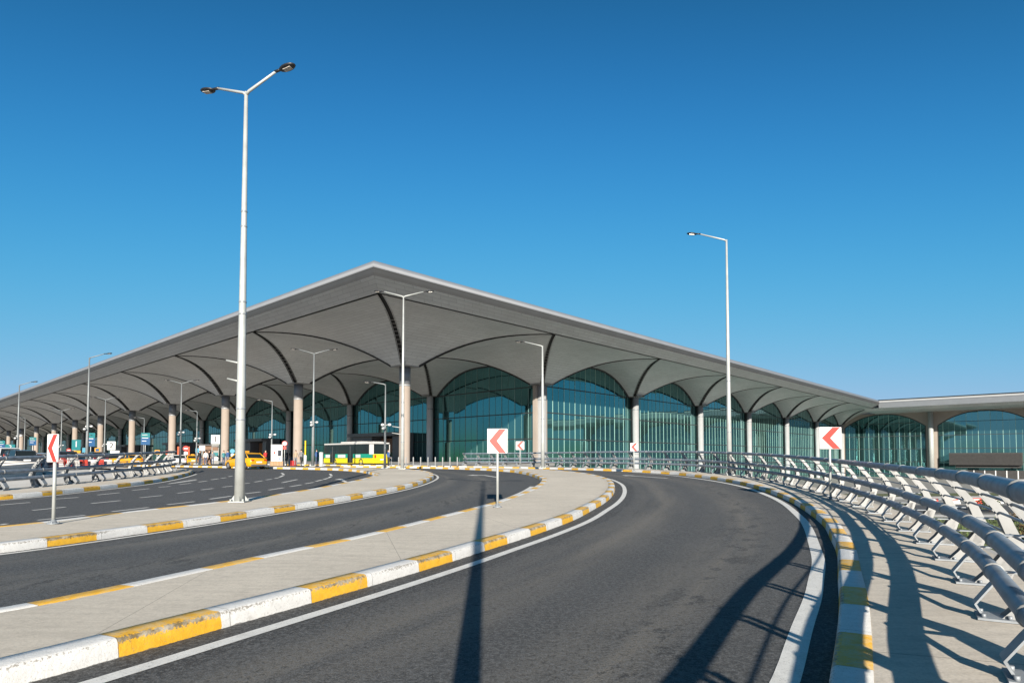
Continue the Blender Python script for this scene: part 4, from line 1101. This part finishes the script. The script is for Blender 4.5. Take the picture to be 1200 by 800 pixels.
def round_sign(px, py, rpx, Y, kind, label, plate=False):
    c = at_depth(px, py, Y); r = rpx*Y/FPX; z0 = hgt(Y)+KH-.01
    root = empty('round_sign', label, 'road sign', (c.x, Y, z0), face_cam(c.x, Y))
    mb = MB(); mb.tube([(0, .06, 0), (0, .06, c.z-z0+r*.5)], .04, 8); mb.build('post', 'pole_paint', root)
    def disc(rr, y, mat, nm, par):
        mb = MB(); pts = [(rr*math.cos(2*PI*k/28), y, c.z-z0+rr*math.sin(2*PI*k/28)) for k in range(28)]; mb.prism(pts, (0, .012, 0)); return mb.build(nm, mat, par)
    if kind == 'noentry':
        d = disc(r, 0, 'sign_red', 'disc', root); mb = MB(); mb.box((0, -.01, c.z-z0), (r*1.3, .012, r*.36)); mb.build('bar', 'white_panel', d)
    elif kind == 'speed':
        d = disc(r, 0, 'sign_red', 'disc', root); disc(r*.76, -.014, 'white_panel', 'inner_disc', d)
    else:
        d = disc(r, 0, 'sign_cyan', 'disc', root)
    if plate:
        mb = MB(); mb.box((0, 0, c.z-z0-r*1.75), (r*1.2, .02, r*1.1)); mb.build('plate', 'white_panel' if kind != 'speed' else 'sign_red', root)
round_sign(217.8, 525.3, 3.2, 92, 'noentry', 'red no entry disc with white plate, above the small yellow taxi', True)
round_sign(80.5, 527.3, 2.2, 84, 'noentry', 'small red no entry disc left of the number 1 sign')
round_sign(333.6, 519.4, 3.0, 66, 'speed', 'red ringed white speed disc right of the white totem', True)
round_sign(272.3, 528.3, 2.6, 88, 'blue', 'pale blue disc on a post between pylon and the tall lamp post', True)
def bollard(x, y, dz=KH, mat='post_steel', H=.95):
    root = empty('bollard', '', 'bollard', P3((x, y), dz-.008), 0, 'steel bollards along the forecourt kerb')
    mb = MB(); mb.lathe((0, 0, 0), [(.10, 0), (.10, .03), (.065, .035), (.065, H-.06), (.05, H-.01), (.02, H)], 12); mb.build('shaft', mat, root)
    mb = MB(); mb.lathe((0, 0, H*.78), [(.066, 0), (.070, .005), (.070, .075), (.066, .08)], 12); mb.build('band', 'bracket_steel', root)
    return root
for k in range(10):
    px = 458.5+k*8.6; x, y = at(px, 545.75-.07*0, KH); b = bollard(x, y+0*k, KH)
    b['label'] = 'thin pale steel bollard in the row behind the far kerb, by the corner column'
for k in range(7):
    px = 336+k*3.4 if k < 4 else 290+k*7; x, y = at(px, 545.2, KH); b = bollard(x, y); b['label'] = 'thin pale steel bollard on the forecourt left of the bus'
# yellow height post and small red bin
def post(px, pb, ptop, r, mat, name, label, cat, band=None):
    x, y = at(px, pb, KH); zt = at_depth(px, ptop, y).z-hgt(y)-KH; root = empty(name, label, cat, P3((x, y), KH-.008))
    mb = MB(); mb.lathe((0, 0, 0), [(r*1.6, 0), (r*1.6, .04), (r, .06), (r, zt)], 12); mb.build('shaft', mat, root)
    if band:
        mb = MB(); mb.lathe((0, 0, zt*.05), [(r*2.2, 0), (r*2.2, zt*.36), (r*1.1, zt*.38)], 12); mb.build('sleeve', band, root)
post(357.6, 545.6, 516, .07, 'yellow_paint', 'marker_post', 'tall yellow marker post with white foot, right of the lit column', 'post', 'white_panel')
post(376, 546.0, 529.5, .22, 'lamp_white', 'marker_post', 'white round post at the left end of the bus', 'post')
post(343.5, 545.3, 539.3, .32, 'cloth_red', 'litter_bin', 'red litter bin at the foot of the lit column', 'bin', None)
# red and white barriers on the far left lanes
for k in range(14):
    px = 2+k*9.5; Y = 57+.2*k; c = at_depth(px, 545, Y)
    root = empty('traffic_barrier', '', 'barrier', (c.x, Y, hgt(Y)+.004), dirv+PI*0+.12, 'red and white barriers behind the left railing')
    red = k % 2 == 0
    root['label'] = ('red' if red else 'white')+' plastic road barrier in the line seen through the left railing'
    mb = MB(); mb.prism([(-.9, -.24, 0), (-.9, .24, 0), (-.9, .20, .2), (-.9, .10, .42), (-.9, .08, .85), (-.9, -.08, .85), (-.9, -.10, .42), (-.9, -.20, .2)], (1.8, 0, 0)); bd = mb.build('body', 'barrier_red' if red else 'barrier_white', root, .02)
    mb = MB(); mb.box((0, -.105, .62), (1.2, .03, .16)); mb.build('panel', 'barrier_white' if red else 'barrier_red', bd)
def fence(px0, px1, Y, label, mat):
    a = at_depth(px0, 545, Y); b = at_depth(px1, 545, Y+2); root = empty('barrier_fence', label, 'fence', (a.x, a.y, hgt(Y)+.004), math.atan2(b.y-a.y, b.x-a.x), 'crowd fences behind the left railing'); L = math.hypot(b.x-a.x, b.y-a.y)
    mb = MB(); mb.tube([(0, 0, 0), (0, 0, 1.3), (L, 0, 1.3), (L, 0, 0)], .03, 6); mb.build('frame', mat, root)
    mb = MB(); mb.tube([(0, 0, .55), (L, 0, .55)], .025, 6); mb.build('rail', mat, root)
    for k in range(1, int(L/.25)):
        mb = MB(); mb.tube([(k*.25, 0, .55), (k*.25, 0, 1.3)], .02, 5); mb.build('bar', mat, root)
    for x in (.25, L-.25):
        mb = MB(); mb.box((x, 0, .02), (.06, .7, .04)); mb.build('foot', mat, root)
fence(4, 17, 55, 'red barred crowd fence in front of the dark SUV', 'barrier_red'); fence(19, 32, 55.2, 'white barred crowd fence left of the chevron sign, under the silver car', 'barrier_white')
fence(35, 48, 55.3, 'red barred crowd fence just left of the chevron sign', 'barrier_red'); fence(64, 76, 55.6, 'red barred crowd fence just right of the chevron sign', 'barrier_red'); fence(79, 91, 56, 'white barred crowd fence under the teal number 1 sign', 'barrier_white')

# ------------------------------------------------------------------ people
def person(px, pb, H, rz, shirt, legs, label, pose='stand', hold=None):
    x, y = at(px, pb, KH); root = empty('person', label, 'person', P3((x, y), KH-.008), rz, 'people waiting on the forecourt')
    s = H/1.75; st = .16 if pose == 'walk' else 0
    V_ = {'pel': (0,0,.95,.13), 'wa': (0,0,1.12,.125), 'ch': (0,-.01,1.33,.15), 'nk': (0,0,1.50,.055), 'hd': (0,-.015,1.63,.095), 'hd2': (0,-.01,1.70,.085)}
    E_ = [('pel','wa'),('wa','ch'),('ch','nk'),('nk','hd'),('hd','hd2')]
    for sg, n in ((-1,'l'),(1,'r')):
        d = st*sg
        V_.update({n+'hip': (sg*.09,0,.90,.095), n+'kn': (sg*.10,-d*.9-.01,.50,.062), n+'an': (sg*.10,-d*1.2+(.08 if d<0 else 0),.09,.045), n+'to': (sg*.11,-d*1.2-.15,.04,.04),
                   n+'sh': (sg*.18,0,1.42,.065), n+'el': (sg*.24,d*.6+.02,1.13,.045), n+'wr': (sg*.25,d*1.2-.10,.90,.033), n+'ha': (sg*.245,d*1.3-.13,.82,.036)})
        E_ += [('pel',n+'hip'),(n+'hip',n+'kn'),(n+'kn',n+'an'),(n+'an',n+'to'),('ch',n+'sh'),(n+'sh',n+'el'),(n+'el',n+'wr'),(n+'wr',n+'ha')]
    ks = list(V_); me = bpy.data.meshes.new('body')
    me.from_pydata([tuple(q*s for q in V_[k][:3]) for k in ks], [(ks.index(a), ks.index(b)) for a, b in E_], [])
    o = bpy.data.objects.new('body', me); col.objects.link(o)
    o.modifiers.new('skin', 'SKIN'); sv = me.skin_vertices[0].data
    for i, k in enumerate(ks): sv[i].radius = (V_[k][3]*s, V_[k][3]*s*(.8 if k in ('pel','wa','ch') else 1)); sv[i].use_root = (k == 'pel')
    sub = o.modifiers.new('sub', 'SUBSURF'); sub.levels = 1; sub.render_levels = 1
    dg = bpy.context.evaluated_depsgraph_get(); m2 = bpy.data.meshes.new_from_object(o.evaluated_get(dg)); bpy.data.objects.remove(o)
    m2.materials.clear()
    for m in ('skin', shirt, legs, 'cloth_black'): m2.materials.append(MATS[m])
    for p in m2.polygons:
        c = p.center/s; p.use_smooth = True
        arm = abs(c.x) > .195
        if c.z < .10: p.material_index = 3
        elif arm and c.z < .93: p.material_index = 0
        elif arm or c.z > .97: p.material_index = 1 if c.z < 1.49 else 0
        else: p.material_index = 2
    o = bpy.data.objects.new('body', m2); col.objects.link(o); o.parent = root
    mb = MB(); mb.ellipsoid((0, .012*s, 1.70*s), (.092*s, .105*s, .088*s)); mb.build('hair', 'hair', o)
    mb = MB(); mb.ellipsoid((0, -.105*s, 1.64*s), (.016*s, .022*s, .025*s), 0, 8, 5); mb.build('nose', 'skin', o)
    return root
PPL = [(241, 544.7, 1.72, .4, 'cloth_white', 'cloth_denim', 'stand', 'in white top and dark jeans beside the number 1 pylon'), (245, 544.6, 1.78, 2.0, 'cloth_black', 'cloth_black', 'walk', 'all in black walking left of the number 1 pylon'),
       (262, 544.9, 1.7, 1.0, 'cloth_teal', 'cloth_denim', 'stand', 'in a teal top right of the number 1 pylon'), (267, 544.9, 1.76, 4.0, 'cloth_blue', 'cloth_grey', 'walk', 'in blue under the pale blue disc'),
       (234, 544.5, 1.74, 1.2, 'cloth_black', 'cloth_denim', 'stand', 'in a dark jacket right of the small taxi'), (337, 545.4, 1.7, .2, 'cloth_black', 'cloth_black', 'stand', 'dressed in black under the speed disc'),
       (346.5, 545.4, 1.68, .5, 'cloth_tan', 'cloth_grey', 'stand', 'in a tan top at the foot of the lit column'), (353, 545.5, 1.75, 3.0, 'cloth_grey', 'cloth_black', 'walk', 'in grey walking between column and yellow post'),
       (371, 546.0, 1.74, 2.5, 'cloth_blue', 'cloth_denim', 'stand', 'in blue between the domed lamp post and the bus'), (311, 545.4, 1.7, .9, 'cloth_red', 'cloth_black', 'walk', 'in a red top walking right of the tall lamp post'),
       (455, 545.9, 1.72, 2.2, 'cloth_blue', 'cloth_black', 'stand', 'in dark blue at the right end of the bus'), (249, 544.3, 1.7, .3, 'cloth_grey', 'cloth_denim', 'stand', 'in grey and jeans just behind the number 1 pylon')]
for px, pb, H, rz, sh, lg, ps, lab in PPL: person(px, pb, H, rz, sh, lg, 'person '+lab, ps)

# ------------------------------------------------------------------ lower ground right of the bridge
def lowpatch(name, pts, dz, mat, kind='structure'):
    mb = MB(); mb.poly([(x, y, LOW+dz) for x, y in pts]); o = mb.build(name, mat); o['kind'] = kind; return o
lowpatch('lawn_soil', [(14, 6), (26, 30), (30, 62), (44, 86), (120, 86), (150, 60), (120, -10), (40, -20)], .02, 'grass_soil')
lowpatch('path', [(43, 88), (125, 88), (150, 64), (151.5, 66), (126, 91), (43, 91)], .03, 'concrete_pale')
lowpatch('service_road', [(20, 94), (300, 94), (300, 110), (20, 110)], .04, 'asphalt')
lowpatch('path', [(20, 120), (330, 150), (330, 158), (20, 128)], .03, 'concrete_pale')
lowpatch('lawn_soil', [(60, 132), (330, 166), (330, 176), (60, 142)], .05, 'grass_soil')
mb = MB(); rnd = random.Random(3)
for k in range(16000):
    x = rnd.uniform(30, 95); y = rnd.uniform(34, 86)
    if rnd.random() < .35: continue
    hh = rnd.uniform(.15, .45); a = rnd.uniform(0, PI); dx, dy = math.cos(a)*.07, math.sin(a)*.07; lx, ly = rnd.uniform(-.15, .15), rnd.uniform(-.15, .15)
    mb.poly([(x-dx, y-dy, LOW+.02), (x+dx, y+dy, LOW+.02), (x+lx, y+ly, LOW+hh)])
struct(mb.build('grass', 'grass_blade', recalc=False), 'stuff')
def shrub(x, y, r, hh, mat, label):
    root = empty('shrub', label, 'shrub', (x, y, LOW), 0, 'shrubs on the lower lawn')
    mb = MB(); rn = random.Random(int(x*10+y))
    for k in range(5): mb.tube([(0, 0, 0), (rn.uniform(-.4, .4)*r, rn.uniform(-.4, .4)*r, hh*.5), (rn.uniform(-.8, .8)*r, rn.uniform(-.8, .8)*r, hh*.9)], [.05, .035, .012], 6)
    mb.build('stem', 'brown_board', root)
    mb = MB()
    for k in range(900):
        u_, v_ = rn.uniform(0, 2*PI), rn.uniform(0, 1); q = r*rn.uniform(.3, 1)*(1+.25*math.sin(3*u_+k % 3)); c = Vector((q*math.cos(u_), q*math.sin(u_), hh*(.15+.85*v_*(1-.35*(q/r)**2))))
        d = Vector((rn.uniform(-1, 1), rn.uniform(-1, 1), rn.uniform(-.6, 1))).normalized()*.14; e = d.cross(Vector((rn.uniform(-1, 1), rn.uniform(-1, 1), .3))).normalized()*.07
        mb.poly([c-d, c+e, c+d, c-e])
    mb.build('foliage', mat, root, recalc=False)
for x, y, r, hh, m, lab in ((66, 80, 1.8, 1.8, 'shrub_brown', 'low brown shrub on the lower lawn beside the pale path'), (52, 62, 1.6, 2.2, 'shrub_brown', 'brown shrub on the lower lawn near the right picture edge'), (74, 97, 1.5, 2.4, 'shrub_leaf', 'green shrub behind the lower lawn'), (56, 90, 1.4, 1.9, 'shrub_leaf', 'small green shrub at the left end of the lower lawn'), (46, 52, 1.5, 1.8, 'shrub_leaf', 'green shrub closest to the bridge on the lower lawn')):
    shrub(x, y, r, hh, m, lab)
for k in range(10):
    x = 76+k*4.2; y = 113+.4*k
    root = empty('traffic_barrier', '', 'barrier', (x, y, LOW), .1, 'red and white barriers on the lower road')
    red = k % 2 == 0
    root['label'] = ('red' if red else 'white')+' plastic barrier along the lower road, seen between the right railing posts'
    mb = MB(); mb.prism([(-1, -.3, 0), (-1, .3, 0), (-1, .22, .3), (-1, .10, .5), (-1, .08, 1.0), (-1, -.08, 1.0), (-1, -.10, .5), (-1, -.22, .3)], (2, 0, 0)); bd = mb.build('body', 'barrier_red' if red else 'barrier_white', root, .02)
    mb = MB(); mb.box((0, -.11, .75), (1.2, .03, .2)); mb.build('panel', 'barrier_white' if red else 'barrier_red', bd)

# ------------------------------------------------------------------ light, sky, camera
EL = R(18.8); SD = Vector((-.041, 1, -math.tan(EL))).normalized()
sun = bpy.data.lights.new('sun', 'SUN'); sun.energy = 5.0; sun.angle = R(.53); sun.color = (1, .92, .80)
so = bpy.data.objects.new('sun', sun); col.objects.link(so); so.rotation_euler = SD.to_track_quat('-Z', 'Y').to_euler()
w = bpy.data.worlds.new('World'); scene.world = w; w.use_nodes = True; nt = w.node_tree
sky = nt.nodes.new('ShaderNodeTexSky'); sky.sky_type = 'NISHITA'; sky.sun_disc = False; sky.sun_elevation = EL; sky.sun_rotation = R(180-2.3)
sky.altitude = 0; sky.air_density = 1.0; sky.dust_density = .4; sky.ozone_density = 2.5
EXPO = 1.0
bg = nt.nodes['Background']; bg.inputs['Strength'].default_value = .12
# deepen the clear-air blue (polarised, dry sky): a contrast curve per channel on the sky colour
spx = nt.nodes.new('ShaderNodeSeparateColor'); cbx = nt.nodes.new('ShaderNodeCombineColor'); nt.links.new(sky.outputs[0], spx.inputs[0])
for ch, (pw, kk, p2, A2, B2) in enumerate(((2.0, .56, 1, 1.55, 2.3), (1.02, .57, 2.4, 19.5, 34), (.80, .77, 5, 45.8, 58))):
    x_ = mth(nt, 'MULTIPLY', mth(nt, 'POWER', mth(nt, 'MULTIPLY', spx.outputs[ch], .166), pw), kk)
    x_ = mth(nt, 'POWER', x_, p2)
    x_ = mth(nt, 'DIVIDE', mth(nt, 'MULTIPLY', x_, A2), mth(nt, 'ADD', mth(nt, 'MULTIPLY', x_, B2), 1))
    nt.links.new(mth(nt, 'MULTIPLY', x_, 1/(2**EXPO)/.12), cbx.inputs[ch])
nt.links.new(cbx.outputs[0], bg.inputs['Color'])
cam = bpy.data.cameras.new('camera'); co = bpy.data.objects.new('camera', cam); col.objects.link(co)
co.location = (0, 0, CZ); co.rotation_euler = (PI/2+PITCH, 0, 0)
cam.sensor_fit = 'HORIZONTAL'; cam.sensor_width = 36; cam.lens = 36*FPX/1200; cam.shift_y = (PY0-400)/1200
cam.clip_start = .05; cam.clip_end = 12000
scene.camera = co
scene.render.engine = 'CYCLES'
vs = scene.view_settings; vs.view_transform = 'Standard'; vs.look = 'None'; vs.exposure = EXPO; vs.gamma = 1; vs.use_curve_mapping = False
for o in bpy.data.objects:
    if '_w' in o: del o['_w']
